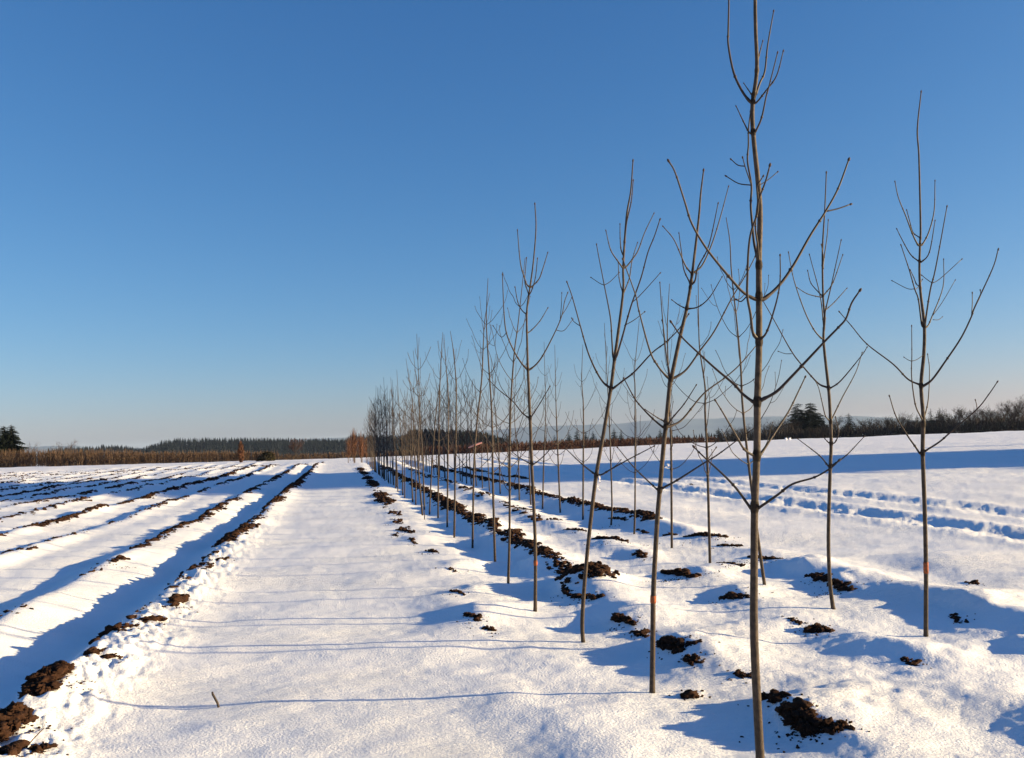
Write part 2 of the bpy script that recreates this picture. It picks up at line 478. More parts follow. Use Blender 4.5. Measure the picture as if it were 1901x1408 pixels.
soil_line(1.18, [(17.5, 26, 14, .05), (26, 36, 45, .065), (36, 64, 60, .075)], 'dark soil line on the right edge of the open lane')
soil_line(2.72, [(10.0, 20, 190, .032), (20, 40, 150, .045), (40, 66, 90, .065)], 'thickest dark soil ridge between the two sapling rows', 0.095, 'soil', .35)
soil_line(4.0, [(17.5, 40, 8, .06), (40, 60, 10, .07)], 'scattered soil patches left of the outer sapling row')
soil_line(5.6, [(16.6, 30, 110, .038), (30, 60, 80, .058)], 'dark soil ridge right of the outer sapling row', 0.095, 'soil', .3)
soil_line(7.4, [(38, 58, 40, .07)], 'short far soil line at the edge of the smooth right field', 0.1)

# single clumps of soil poking out of the near snow: (photo x, y, width, height, label)
CLUMPS = [
    (66, 1345, 90, 52, 'largest soil clump, at the bottom left corner on the trench edge'),
    (130, 1265, 75, 66, 'tall steep soil clump on the trench edge above the corner clump'),
    (70, 1392, 22, 12, 'small soil lump in the bottom left corner snow'),
    (14, 1400, 20, 20, 'soil lump cut by the lower left picture corner'),
    (182, 1212, 26, 8, 'small thin soil streak on the trench edge between two bigger clumps'),
    (205, 1221, 24, 6, 'flat soil crumbs on snow right of the trench edge'),
    (240, 1166, 24, 10, 'left one of two low soil clumps side by side on the trench edge'),
    (278, 1152, 38, 14, 'right one of two low soil clumps side by side on the trench edge'),
    (330, 1116, 30, 22, 'pointed soil clump crowning the trench edge beside the open lane'),
    (386, 1054, 16, 7, 'small soil clump on the trench edge, farther from the pointed one'),
    (412, 1037, 20, 8, 'reddish soil clump on the trench edge beyond the pointed one'),
    (220, 1040, 34, 12, 'soil clump topping the second ploughed line left of the lane'),
    (880, 1146, 26, 13, 'round soil clump in the open snow left of the sapling feet'),
    (907, 1163, 18, 9, 'small soil lump just right of the round clump'),
    (851, 1099, 32, 8, 'flat soil clump behind the round one along the lane edge'),
    (838, 1056, 18, 5, 'tiny flat soil patch along the right lane edge'),
    (801, 1024, 36, 9, 'wide low soil heap on the right lane edge'),
    (766, 1003, 12, 6, 'small square soil clod on the right lane edge'),
    (753, 986, 36, 13, 'long soil clump on the right lane edge, beyond the wide heap'),
    (738, 971, 18, 8, 'dark soil clump on the right lane edge beyond the long one'),
    (733, 995, 11, 7, 'little soil lump set off towards the lane'),
    (1278, 1291, 22, 8, 'flat soil clump lying right of the second sapling foot'),
    (1438, 1298, 32, 16, 'rounded soil lump right of the foremost trunk'),
    (1486, 1322, 52, 27, 'biggest soil pile right of the foremost trunk'),
    (1553, 1346, 42, 10, 'low soil streak right of the biggest foreground pile'),
    (1385, 1252, 36, 8, 'thin soil streak left of the foremost trunk'),
    (1287, 1218, 20, 14, 'upright soil lump on the snow ridge between the first two trunks'),
    (1246, 1195, 40, 20, 'slanting soil edge above the blue hollow behind the second sapling'),
    (1291, 1197, 20, 5, 'flat soil crumbs at the top of the snow ridge'),
    (1188, 1163, 22, 10, 'soil clump touching the second sapling trunk line'),
    (1158, 1147, 40, 14, 'two joined soil clods between second and third sapling'),
    (1090, 1106, 50, 12, 'low dark soil bar right of the third sapling'),
    (1055, 1082, 30, 10, 'dark soil bar between third and fourth sapling'),
    (1517, 1166, 40, 15, 'soil clump in a sunny snow patch between the two rows'),
    (1477, 1153, 14, 7, 'tiny soil clod left of the sunny clump'),
    (1693, 1224, 24, 6, 'small flat soil clod in the lower right snow'),
    (1362, 1106, 54, 13, 'broken soil clump left of the foremost trunk, mid field'),
    (1262, 1066, 80, 20, 'long dark soil clump behind the second sapling trunk'),
    (1190, 1031, 28, 13, 'pointed soil clump between second and third trunk, mid field'),
    (1132, 1004, 70, 13, 'long low soil bar behind the third trunk'),
    (1066, 985, 52, 8, 'thin low soil bar left of the third trunk'),
    (1550, 1077, 76, 13, 'flat dark soil mound at the foot of the outer row sapling'),
    (1508, 1056, 40, 8, 'thin soil cap on snow left of the outer row sapling'),
    (1420, 1036, 70, 10, 'dark soil bar just right of the foremost trunk, mid field'),
    (1355, 1050, 50, 7, 'low soil bar just left of the foremost trunk, mid field'),
    (1310, 994, 90, 14, 'long curved soil bar in front of the wheel tracks'),
    (1355, 1013, 56, 7, 'thin curved soil bar below the long one'),
    (1240, 983, 30, 9, 'dark soil clump left of the long curved bar'),
    (1192, 968, 28, 6, 'flat soil clump at the near end of the outer soil ridge'),
    (1150, 957, 40, 8, 'soil clump in front of the outer soil ridge'),
    (1805, 1083, 22, 5, 'tiny dark soil streak on the open snow at far right'),
    (1774, 1121, 26, 4, 'faint soil crumbs in the snow right of the rightmost trunk'),
    (1283, 900, 12, 4, 'tiny soil speck near the far wheel tracks'),
]
CR_P, CR_R = [], []
for (px, py, wpx, hpx, lab) in CLUMPS:
    p = gt(px, py + hpx * (0.4 if hpx <= 40 else 0.05)); dist = (p - EYE).length
    W = wpx * dist / F; Hh = hpx * dist / F
    n = int(max(9, min(95, wpx * hpx / 16)))
    along = Vector((right.x, right.y)).normalized()
    u = RNG.uniform(-.5, .5, n) * W * 0.9
    asp = 0.25 + RNG.random(n) * .2
    if hpx > 40: vdir = RNG.uniform(-.5, .5, n) * 0.58      # clump running along the ridge
    else: vdir = RNG.uniform(-.5, .5, n) * min(0.3, W * .5)
    ea, eb = gt(px - wpx * .42, py - hpx * .28), gt(px + wpx * .42, py + hpx * .28)       # the clump trails along its ridge
    if px < 700: ea, eb = gt(px - wpx * .45, py + hpx * .3), gt(px + wpx * .45, py - hpx * .3)
    uu = u / W; lx = (ea.x + eb.x) / 2; ly = (ea.y + eb.y) / 2
    if hpx > 40: x = p.x + u * along.x * .75; y = p.y + u * along.y + vdir
    else:
        uu = np.round(uu * 5 + RNG.normal(0, .22, n)) / 5 * .98 + RNG.normal(0, .035, n)        # gathers into a few lumps
        sc2 = .02 + .03 * np.abs(RNG.normal(0, .6, n))
        x = lx + uu * (eb.x - ea.x) + RNG.normal(0, 1, n) * sc2; y = ly + uu * (eb.y - ea.y) + RNG.normal(0, 1, n) * sc2 * 1.2
    if hpx > 40: x = ridge_x(-2.0, y) + RNG.normal(0.03, 0.06, n)
    r = np.clip(np.exp(RNG.normal(-.35, .5, n)) * (0.014 + 0.16 * min(Hh, .14)), .007, .042)
    prof = np.clip(1 - (2 * uu) ** 2, .15, 1) * (.55 + .45 * np.cos(uu * 31)) if hpx <= 40 else np.clip(1 - ((y - p.y) / .45) ** 2, 0, 1)
    z = terrain(x, y) - r * .05 + prof * RNG.random(n) * (min(Hh, .15)) * .5
    nc = int(n * .8); xc = p.x + RNG.normal(0, .45, nc) * W * along.x + RNG.normal(0, .06, nc); yc = p.y + RNG.normal(0, .45, nc) * W * along.y + RNG.normal(0, .10, nc)
    if hpx > 40: xc = ridge_x(-2.0, yc) + RNG.normal(.12, .12, nc)
    rc = RNG.uniform(.004, .011, nc); CR_P.append(np.stack([xc, yc, terrain(xc, yc) + rc * .2], -1)); CR_R.append(rc)
    if True:
        nb = max(3, int(math.hypot(eb.x - ea.x, eb.y - ea.y) / .045)); ub = np.linspace(-.42, .42, nb); xb = lx + ub * (eb.x - ea.x); yb = ly + ub * (eb.y - ea.y) + RNG.normal(0, .008, nb)
        if hpx > 40: nb = 18; yb = np.linspace(y.min(), y.max(), nb); xb = ridge_x(-2.0, yb) + .03
        dd_ = np.hypot(x[:, None] - xb[None], y[:, None] - yb[None]); kn = dd_.argmin(1); dm = dd_.min(1)
        if hpx <= 40:
            sc_f = np.minimum(1, (.028 + r * .6) / np.maximum(dm, 1e-6)); x = xb[kn] + (x - xb[kn]) * sc_f; y = yb[kn] + (y - yb[kn]) * sc_f
            z = terrain(x, y) - r * .05 + prof * RNG.random(n) * (min(Hh, .15)) * .4
        rb = np.full(nb, .030)
        x = np.append(x, xb); y = np.append(y, yb); z = np.append(z, terrain(xb, yb) - rb * .45); r = np.append(r, rb)
    sub = 2 if dist < 9 else 1
    base = (float(p.x), float(p.y), tz(p.x, p.y))
    v, f = clod_mesh(np.stack([x, y, z], -1), r, sub, base)
    ob = mesh_obj('soil_clump', v, f, M['soil'], None, False, base)
    tag(ob, lab, 'soil clump', 'single soil clumps poking out of the snow')


v, f = clod_mesh(np.concatenate(CR_P), np.concatenate(CR_R), 0)
tag(mesh_obj('soil_crumbs', v, f, M['soil']), 'tiny crumbs of dark soil strewn on the near snow around the clumps', 'crumbs', None, 'stuff')


# ------------------------------------------------------------------ saplings
def at_depth(px, py, D):
    """point at distance D along the viewing axis"""
    d = ray(px, py); return EYE + d * (D / d.dot(fwd))


def tube_with_nodes(mb, pts, r0, r1, n, node_gap=0.0, wig=0.0):
    L = len(pts); rad = []
    for i in range(L):
        t = i / (L - 1); r = r0 + (r1 - r0) * t
        rad.append(r)
    mb.tube(pts, rad, n)


def add_bud(mb, p, d, r):
    d = d.normalized()
    mb.tube([p - d * r * 0.8, p + d * r * 0.6, p + d * r * 2.6, p + d * r * 4.2], [r * 0.9, r * 1.55, r * 1.35, r * 0.2], 6)


def branch_mesh(root, loc, pts, r0, r1, sides, twigs=(), buds=True, own_buds=False):
    """one main branch with its side twigs, in the coordinates of its tree"""
    mb = MB(); tips = []
    P = smooth_path([p - loc for p in pts], 5)
    L = sum((P[i + 1] - P[i]).length for i in range(len(P) - 1))
    rad = []; acc = 0
    for i, p in enumerate(P):
        if i: acc += (P[i] - P[i - 1]).length
        t = acc / max(L, 1e-6)
        r = r0 + (r1 - r0) * t ** 0.8
        if t < 0.06: r *= 1.25
        rad.append(r)
    mb.tube(P, rad, sides)
    # small swellings where buds sat
    for t in (0.42, 0.68, 0.86):
        i = int(t * (len(P) - 1)); q = P[i]; d = (P[i + 1] - P[i]).normalized()
        mb.tube([q - d * rad[i] * 1.2, q, q + d * rad[i] * 1.4], [rad[i] * 1.0, rad[i] * 1.65, rad[i] * .95], sides, False)
    for tw in twigs:
        Q = smooth_path([p - loc for p in tw], 4)
        mb.tube(Q, [r1 * 1.0 + (r1 * .75 - r1) * (i / (len(Q) - 1)) for i in range(len(Q))], max(4, sides - 1))
        tips.append((Q[-1], Q[-1] - Q[-2], r1 * 0.95))
    tips.append((P[-1], P[-1] - P[-2], r1 * 1.15))
    if buds and not own_buds:
        for t_ in tips: add_bud(mb, *t_)
    b = mb.build('branch', M['twig'], root, True)
    if buds and own_buds:
        for t_ in tips:
            q = MB(); add_bud(q, *t_); q.build('bud', M['bud'], b, True)
    return b


def traced_tree(D, trunk, widths, branches, label, paint=None, extras=()):
    """trunk and branches measured on the photograph, set at the tree's own distance with depth to every branch"""
    base = at_depth(*trunk[0], D)
    zb = tz(base.x, base.y); loc = Vector((base.x, base.y, zb))
    root = thing('sapling', label, 'tree', loc, 0, 'bare saplings planted in two rows')
    T = [at_depth(px, py, D) for px, py in trunk]
    T[0] = Vector((T[0].x, T[0].y, zb - 0.06))
    P = smooth_path([p - loc for p in T], 6); n = len(P)
    wp = smooth_path([Vector((k, wv * .8 * D / F / 2, 0)) for k, wv in enumerate(widths)], 6)
    rad = []
    for i in range(n):
        t = i / (n - 1) * (len(wp) - 1); a = int(min(t, len(wp) - 2)); rad.append(wp[a].y + (wp[a + 1].y - wp[a].y) * (t - a))
    for q_, m_ in ((0, 1.3), (1, 1.12), (2, 1.04)): rad[q_] *= m_          # root flare
    mb = MB(); mb.tube(P, rad, 12)
    for bi, br in enumerate(branches):          # collars at the nodes
        q = at_depth(*br[0][0], D) - loc
        i = min(range(n), key=lambda k: (P[k] - q).length); i = max(1, min(n - 2, i))
        d = (P[i + 1] - P[i - 1]).normalized(); r = rad[i]
        mb.tube([P[i] - d * r * 1.8, P[i] - d * r * .6, P[i] + d * r * .5, P[i] + d * r * 1.5], [r * 1.0, r * 1.22, r * 1.2, r * .98], 12, False)
    mb.build('trunk', M['bark'], root, True)
    bb = MB(); add_bud(bb, P[-1], P[-1] - P[-2], rad[-1] * 1.1); bb.build('bud', M['bud'], root, True)
    for bi, br in enumerate(branches):
        main = br[0]; r0 = br[1] * .85 * D / F / 2; r1 = max(r0 * .45, 1.5 * D / F / 2 * .9)
        sgn = br[2]
        span = math.hypot(main[-1][0] - main[0][0], main[-1][1] - main[0][1])
        pts = []; acc = 0
        for k, (px, py) in enumerate(main):
            if k: acc += math.hypot(px - main[k - 1][0], py - main[k - 1][1])
            t = acc / max(span, 1)
            jx, jy = (0, 0) if k == 0 else (random.gauss(0, 1.1), random.gauss(0, 1.1))
            pts.append(at_depth(px + jx, py + jy, D + sgn * span * D / F * (t ** .9 if t > 0 else 0)))
        tw = []
        for t_ in br[3:]:
            k = min(range(len(main)), key=lambda q: math.hypot(main[q][0] - t_[0][0], main[q][1] - t_[0][1]))
            dd = (pts[k] - EYE).dot(fwd)
            tw.append([pts[k] if j == 0 and math.hypot(main[k][0] - t_[0][0], main[k][1] - t_[0][1]) < 3 else at_depth(x_, y_, dd + .02 * j) for j, (x_, y_) in enumerate(t_)])
        branch_mesh(root, loc, pts, r0, r1, 8, tw, True, True)
    if paint:
        q = at_depth(*paint, D) - loc
        i = min(range(n), key=lambda k: (P[k] - q).length); i = max(1, min(n - 2, i))
        d = (P[i + 1] - P[i - 1]).normalized(); c = P[i]
        pm = MB(); r = max(rad[i - 1], rad[i]) + .0025
        bh = .045 if widths[0] == 10.5 else .024
        pm.tube([c - d * bh, c - d * bh * .3, c + d * bh * .5, c + d * bh], [r, r + .001, r + .001, r], 12); pm.build('paint_band', M['paint'], root, True)
    for (kind, px, py, wpx, hpx) in extras:
        q = at_depth(px, py, D - .03) - loc; sx = wpx * D / F; sy = hpx * D / F
        e = MB(); R_ = right; U_ = up
        pts = [q + R_ * (sx * math.sin(k * 1.3) * .5) * (k / 5) - U_ * sy * k / 5 + fwd * .01 * math.cos(k * 2) for k in range(6)]
        for k in range(5):
            e.quad(pts[k] - R_ * .007, pts[k] + R_ * .007, pts[k + 1] + R_ * .007 + fwd * .004, pts[k + 1] - R_ * .007)
        o = e.build('marking_tape', M[kind], root); sd = o.modifiers.new('thick', 'SOLIDIFY'); sd.thickness = 0.0015
    return root


A1 = [
    ([(1400, 944), (1394, 943), (1370, 911), (1348, 886), (1314, 856), (1297, 840), (1289, 831)], 7, .25),
    ([(1402, 944), (1409, 943), (1441, 920), (1473, 901), (1513, 887), (1541, 870), (1556, 857)], 7, -.35),
    ([(1404, 848), (1399, 846), (1382, 832), (1365, 806), (1342, 766), (1329, 745)], 6, -.5),
    ([(1405, 848), (1412, 843), (1436, 809), (1464, 764), (1484, 725), (1494, 703)], 6, .5),
    ([(1406, 748), (1400, 746), (1382, 733), (1362, 714), (1328, 685), (1294, 651), (1265, 625), (1245, 599)], 7, .25),
    ([(1407, 747), (1416, 743), (1441, 728), (1470, 701), (1501, 668), (1532, 634), (1558, 608), (1569, 591), (1583, 566), (1595, 542)], 7.5, -.25),
    ([(1409, 632), (1399, 617), (1392, 583), (1387, 549), (1386, 509), (1389, 464), (1396, 430), (1405, 395), (1411, 372), (1420, 340), (1429, 308)], 7, -.35, [(1387, 549), (1378, 563), (1370, 567)][0:1] + [(1376, 560), (1368, 557)]),
    ([(1409, 632), (1415, 627), (1424, 614), (1441, 560), (1448, 520), (1449, 476)], 5, -.6),
    ([(1409, 556), (1399, 555), (1382, 543), (1359, 523), (1316, 466), (1285, 417), (1270, 377), (1252, 322), (1243, 300)], 7, -.25),
    ([(1409, 556), (1419, 553), (1447, 529), (1473, 492), (1504, 438), (1532, 393), (1555, 350), (1573, 298)], 8, .2, [(1532, 393), (1555, 388), (1578, 380)]),
    ([(1409, 490), (1401, 455), (1397, 420), (1394, 380), (1393, 347), (1389, 300), (1389, 270), (1390, 241), (1393, 209)], 6.5, .5, [(1393, 347), (1371, 341), (1349, 328)], [(1393, 347), (1385, 315), (1379, 294)], [(1383, 309), (1370, 307), (1358, 297)]),
    ([(1409, 490), (1404, 455), (1403, 420), (1407, 370), (1409, 347), (1415, 330)], 5, -.4, [(1409, 347), (1425, 335), (1443, 320)]),
    ([(1398, 250), (1390, 244), (1379, 224), (1369, 199)], 4, .2),
    ([(1398, 250), (1405, 240), (1413, 221), (1421, 182), (1427, 162), (1443, 98)], 4.5, -.3),
    ([(1397, 192), (1390, 186), (1376, 168), (1362, 133), (1351, 85), (1349, 57), (1352, 0), (1351, -50)], 6, .2),
    ([(1397, 192), (1405, 189), (1424, 170), (1441, 142), (1455, 98)], 4.5, -.3),
    ([(1399, 182), (1395, 177), (1380, 157)], 3.5, .2),
    ([(1403, 176), (1411, 155), (1419, 131), (1426, 84), (1435, 22)], 5, .4),
    ([(1405, 131), (1410, 108), (1416, 78)], 4, .2),
    ([(1402, -30), (1385, -48), (1370, -100), (1364, -150)], 5, .2),
    ([(1402, -30), (1420, -50), (1436, -110)], 4.5, -.2),
]
A2 = [
    ([(1224, 910), (1219, 908), (1204, 896), (1179, 868), (1149, 831)], 4, .2),
    ([(1224, 910), (1230, 907), (1257, 891), (1311, 856), (1333, 843), (1368, 815)], 5, -.3, [(1311, 856), (1289, 836)][0:1] + [(1322, 842), (1329, 832)]),
    ([(1236, 793), (1231, 792), (1214, 779), (1194, 756), (1179, 739), (1159, 704)], 5, .3),
    ([(1234, 784), (1230, 780), (1219, 776), (1198, 760)], 3.5, -.4),
    ([(1238, 793), (1249, 791), (1269, 776), (1308, 732), (1343, 702), (1373, 677), (1404, 643)], 5, .35),
    ([(1238, 792), (1250, 777), (1269, 751), (1293, 717)], 4, -.5),
    ([(1246, 702), (1241, 701), (1223, 680), (1209, 651), (1187, 580), (1179, 548), (1159, 484)], 5, -.2),
    ([(1247, 702), (1254, 701), (1274, 685), (1299, 651), (1325, 614), (1356, 560), (1382, 512), (1402, 478)], 5, .2, [(1356, 562), (1372, 556), (1383, 546)]),
    ([(1244, 716), (1240, 690), (1237, 662), (1231, 591), (1223, 526)], 4, .5),
    ([(1276, 574), (1270, 571), (1260, 566), (1248, 557)], 3, .2),
    ([(1276, 574), (1297, 570), (1319, 552), (1339, 515)], 3.5, -.3),
    ([(1286, 509), (1282, 506), (1268, 489), (1251, 449), (1231, 421)], 4, -.3),
    ([(1286, 508), (1302, 492), (1322, 452), (1339, 404), (1352, 348)], 4, .3),
    ([(1282, 530), (1278, 521), (1271, 501), (1265, 469), (1261, 435)], 3.5, .5),
    ([(1282, 530), (1288, 520), (1297, 498), (1314, 455), (1331, 378)], 4, -.5),
    ([(1284, 522), (1288, 505), (1292, 470)], 3, -.2),
]
A3 = [
    ([(1108, 883), (1104, 880), (1080, 861), (1051, 834)], 4, .3),
    ([(1108, 883), (1117, 881), (1134, 871), (1169, 853), (1214, 829)], 4, -.3, [(1134, 871), (1144, 864), (1152, 855)]),
    ([(1134, 722), (1131, 719), (1119, 709), (1105, 687), (1090, 650), (1077, 606), (1062, 553), (1055, 525)], 4.5, .2, [(1077, 606), (1066, 598), (1062, 592)]),
    ([(1135, 722), (1140, 720), (1159, 709), (1179, 689), (1211, 657), (1236, 636), (1259, 612), (1276, 584)], 4.5, -.2, [(1236, 636), (1232, 610), (1229, 596)]),
    ([(1141, 667), (1138, 660), (1134, 628), (1132, 591), (1122, 529), (1111, 471), (1107, 454)], 4, .4, [(1122, 529), (1113, 526), (1098, 516)], [(1122, 529), (1133, 523), (1149, 507)]),
    ([(1141, 667), (1146, 655), (1154, 626), (1164, 591), (1174, 561), (1189, 516), (1204, 469), (1214, 439), (1224, 409)], 4.5, -.35, [(1174, 561), (1187, 550), (1210, 525), (1225, 508)], [(1159, 605), (1178, 594), (1196, 580)]),
    ([(1157, 545), (1153, 536), (1149, 516), (1148, 488)], 2.5, .2),
    ([(1157, 545), (1162, 538), (1169, 516), (1174, 486), (1184, 451)], 3, .4),
    ([(1157, 499), (1147, 486), (1134, 466), (1123, 429)], 3.5, -.3),
    ([(1157, 499), (1162, 496), (1174, 484), (1184, 464), (1199, 432), (1213, 399)], 3.5, .3),
    ([(1157, 474), (1155, 465), (1152, 444), (1151, 417)], 3, .3),
    ([(1159, 450), (1163, 410), (1170, 375), (1177, 337)], 4, -.3),
]
A4 = [
    ([(988, 862), (983, 861), (963, 849), (948, 839)], 2.8, .3),
    ([(988, 862), (994, 861), (1010, 847), (1031, 824)], 3, -.3),
    ([(984, 777), (980, 775), (969, 767), (952, 748), (927, 724), (909, 705)], 3.2, .3),
    ([(984, 777), (990, 770), (1003, 749), (1020, 718)], 3, -.4),
    ([(980, 687), (976, 684), (967, 673), (952, 649), (941, 620), (936, 581), (934, 511)], 3.8, -.2, [(941, 622), (930, 626), (916, 606)]),
    ([(980, 687), (986, 685), (997, 675), (1008, 656), (1031, 613), (1042, 588), (1049, 560), (1053, 542)], 3.8, .2, [(1031, 613), (1047, 614), (1063, 594)], [(1040, 592), (1042, 570), (1043, 545)], [(1042, 588), (1052, 572), (1061, 554)]),
    ([(978, 618), (984, 614), (1001, 596), (1016, 573)], 2.6, .4),
    ([(978, 585), (968, 577), (960, 562), (956, 532)], 2.6, .3),
    ([(984, 534), (978, 528), (973, 518), (967, 488), (960, 428)], 3.2, -.2),
    ([(984, 534), (990, 529), (999, 518), (1008, 498), (1015, 471)], 3.2, .2),
    ([(982, 548), (977, 536), (975, 520), (976, 480)], 2.6, .4),
    ([(982, 548), (988, 538), (994, 515), (996, 480)], 2.6, -.4),
]
B0 = [
    ([(1713, 842), (1708, 839), (1698, 827), (1686, 810), (1666, 773), (1650, 738)], 4.5, .3),
    ([(1713, 842), (1720, 839), (1743, 821), (1767, 801), (1814, 761), (1835, 735), (1851, 710)], 4.5, -.3, [(1814, 761), (1813, 752), (1811, 744)]),
    ([(1714, 782), (1708, 773), (1700, 750), (1693, 699), (1692, 659), (1693, 607)], 3.5, -.4, [(1692, 671), (1685, 668), (1679, 664)], [(1692, 671), (1702, 668), (1712, 661)]),
    ([(1714, 782), (1718, 772), (1723, 741), (1725, 685), (1723, 659)], 3.2, .4),
    ([(1711, 719), (1705, 717), (1686, 704), (1658, 676), (1610, 639), (1581, 605), (1561, 581)], 4.2, .2),
    ([(1711, 719), (1716, 717), (1732, 704), (1754, 673), (1783, 628), (1803, 588), (1811, 571), (1842, 500), (1853, 464)], 4.8, -.2, [(1803, 588), (1805, 565), (1805, 545)], [(1811, 571), (1820, 550), (1820, 540)]),
    ([(1716, 608), (1712, 600), (1703, 557), (1698, 537), (1686, 500), (1672, 457)], 4, .3, [(1698, 537), (1684, 536), (1657, 522)], [(1698, 537), (1703, 535), (1712, 520)]),
    ([(1716, 608), (1719, 590), (1729, 537), (1736, 500), (1757, 385)], 4.2, -.3, [(1731, 526), (1745, 518), (1785, 482)], [(1731, 526), (1722, 520), (1712, 512)]),
    ([(1716, 609), (1722, 605), (1732, 588), (1749, 534), (1753, 484)], 3.2, .5, [(1732, 588), (1749, 562), (1773, 521)], [(1732, 594), (1742, 594), (1749, 589)]),
    ([(1709, 532), (1703, 528), (1695, 516), (1690, 500)], 2.5, .2),
    ([(1708, 486), (1703, 484), (1689, 471), (1675, 445), (1665, 426)], 3, .3),
    ([(1708, 486), (1713, 486), (1726, 468), (1736, 411)], 3, -.4),
    ([(1708, 456), (1704, 453), (1692, 434), (1681, 403), (1668, 367), (1660, 339)], 3.6, -.2),
    ([(1708, 456), (1713, 453), (1726, 431), (1735, 391), (1737, 339)], 3.6, .2),
    ([(1709, 442), (1704, 439), (1695, 430), (1689, 411), (1683, 393)], 2.6, .5),
]
B1 = [
    ([(1541, 866), (1537, 864), (1520, 846), (1481, 816)], 3.6, .3),
    ([(1541, 866), (1548, 860), (1572, 843), (1604, 812)], 3.4, -.3),
    ([(1543, 824), (1537, 820), (1530, 814)], 2.6, .2),
    ([(1543, 824), (1550, 820), (1556, 800), (1551, 775)], 3, -.4),
    ([(1541, 782), (1533, 775), (1529, 769), (1521, 727), (1514, 710)], 3, -.4),
    ([(1541, 780), (1545, 772), (1564, 738), (1589, 693), (1601, 655)], 3.4, .4),
    ([(1538, 721), (1534, 719), (1518, 710), (1487, 677), (1467, 650), (1436, 589), (1416, 560)], 3.8, .2, [(1470, 657), (1458, 657), (1446, 653)]),
    ([(1538, 721), (1543, 719), (1564, 704), (1598, 661), (1609, 646)], 3.6, -.2),
    ([(1529, 630), (1524, 625), (1510, 611), (1493, 577), (1473, 520), (1464, 472)], 3.4, -.3),
    ([(1530, 610), (1529, 600), (1521, 549), (1503, 472)], 3, .3),
    ([(1531, 590), (1533, 575), (1541, 532), (1560, 448)], 3.2, -.3),
    ([(1531, 578), (1536, 573), (1549, 560), (1569, 537)], 2.6, .5),
    ([(1528, 550), (1524, 546), (1507, 526), (1499, 504)], 2.6, .4),
    ([(1528, 549), (1533, 545), (1546, 526), (1565, 475)], 3, .2),
    ([(1527, 552), (1518, 550), (1498, 546), (1480, 533)], 2.6, -.3),
    ([(1528, 500), (1529, 485), (1534, 440), (1539, 407)], 3, .2),
    ([(1527, 500), (1526, 480), (1525, 455)], 3.4, -.2),
]


def axis_depth(px, py):
    return (gt(px, py) - EYE).dot(fwd)


traced_tree(axis_depth(1413, 1436), [(1413, 1436), (1407, 1330), (1400, 1180), (1400, 1050), (1401, 940), (1405, 845), (1406, 745), (1409, 650), (1409, 550), (1409, 480), (1411, 398), (1407, 335), (1399, 256), (1397, 199), (1405, 131), (1403, 60), (1402, 0), (1404, -120), (1403, -220)],
            [21, 20, 19, 17.5, 17, 16.5, 16, 15, 14.5, 13.5, 12.5, 11.5, 10.5, 10, 9, 8.5, 8, 6, 4], A1, 'nearest and tallest bare sapling, its trunk running off the top of the picture')
traced_tree(axis_depth(1210, 1286), [(1210, 1286), (1212, 1180), (1213, 1100), (1217, 1020), (1221, 955), (1225, 909), (1232, 828), (1236, 792), (1243, 719), (1247, 699), (1262, 628), (1275, 572), (1285, 509), (1297, 407), (1301, 359), (1306, 318)],
            [12.5, 12, 11.5, 11, 11, 10.5, 10.5, 10, 9.5, 9.5, 8.5, 7.5, 6.5, 5, 4, 3], A2, 'second sapling of the near row, leaning right, orange paint mark low on its trunk', (1212, 1118), [('tape', 1240, 862, 14, 8)])
traced_tree(axis_depth(1083, 1192), [(1083, 1192), (1081, 1152), (1087, 1062), (1096, 973), (1107, 882), (1122, 796), (1134, 722), (1141, 666), (1147, 623), (1157, 540), (1157, 495), (1163, 404), (1171, 355), (1175, 300)],
            [9.5, 9.5, 9, 9, 9, 8.5, 8, 7.5, 7, 5.5, 5, 4.5, 3.5, 2.6], A3, 'third sapling of the near row, leaning right, white tape hanging at its lowest branches', None, [('tape', 1113, 884, 8, 26)])
traced_tree(axis_depth(993, 1135), [(993, 1135), (994, 1026), (990, 920), (987, 860), (984, 776), (980, 686), (979, 649), (978, 581), (983, 540), (990, 488), (995, 424), (993, 380)],
            [8, 7.8, 7.5, 7.2, 7, 6, 5, 4.2, 3.8, 3.2, 2.8, 2.2], A4, 'fourth sapling of the near row with a faint orange mark low on the trunk', (994, 1041))
traced_tree(axis_depth(1718, 1181), [(1718, 1181), (1719, 1120), (1719, 1054), (1717, 956), (1713, 841), (1714, 777), (1710, 716), (1715, 659), (1716, 605), (1709, 543), (1707, 500), (1708, 454), (1709, 420), (1706, 292), (1703, 241), (1710, 172)],
            [10.5, 10.2, 10, 9.8, 9.5, 9, 8.5, 8, 7.5, 6, 5.5, 5, 4.6, 3.8, 3.4, 2.4], B0, 'rightmost sapling, tall and straight with a bright orange paint band', (1719, 1058))
traced_tree(axis_depth(1546, 1131), [(1548, 1131), (1541, 1083), (1538, 998), (1541, 879), (1543, 823), (1541, 764), (1538, 720), (1529, 634), (1531, 591), (1528, 549), (1527, 464), (1531, 393), (1534, 322)],
            [10, 9, 8.5, 8, 7.5, 7.2, 7, 6, 5, 4.6, 4, 3, 2.4], B1, 'second sapling from the right, its foot curving out of a flat soil mound')


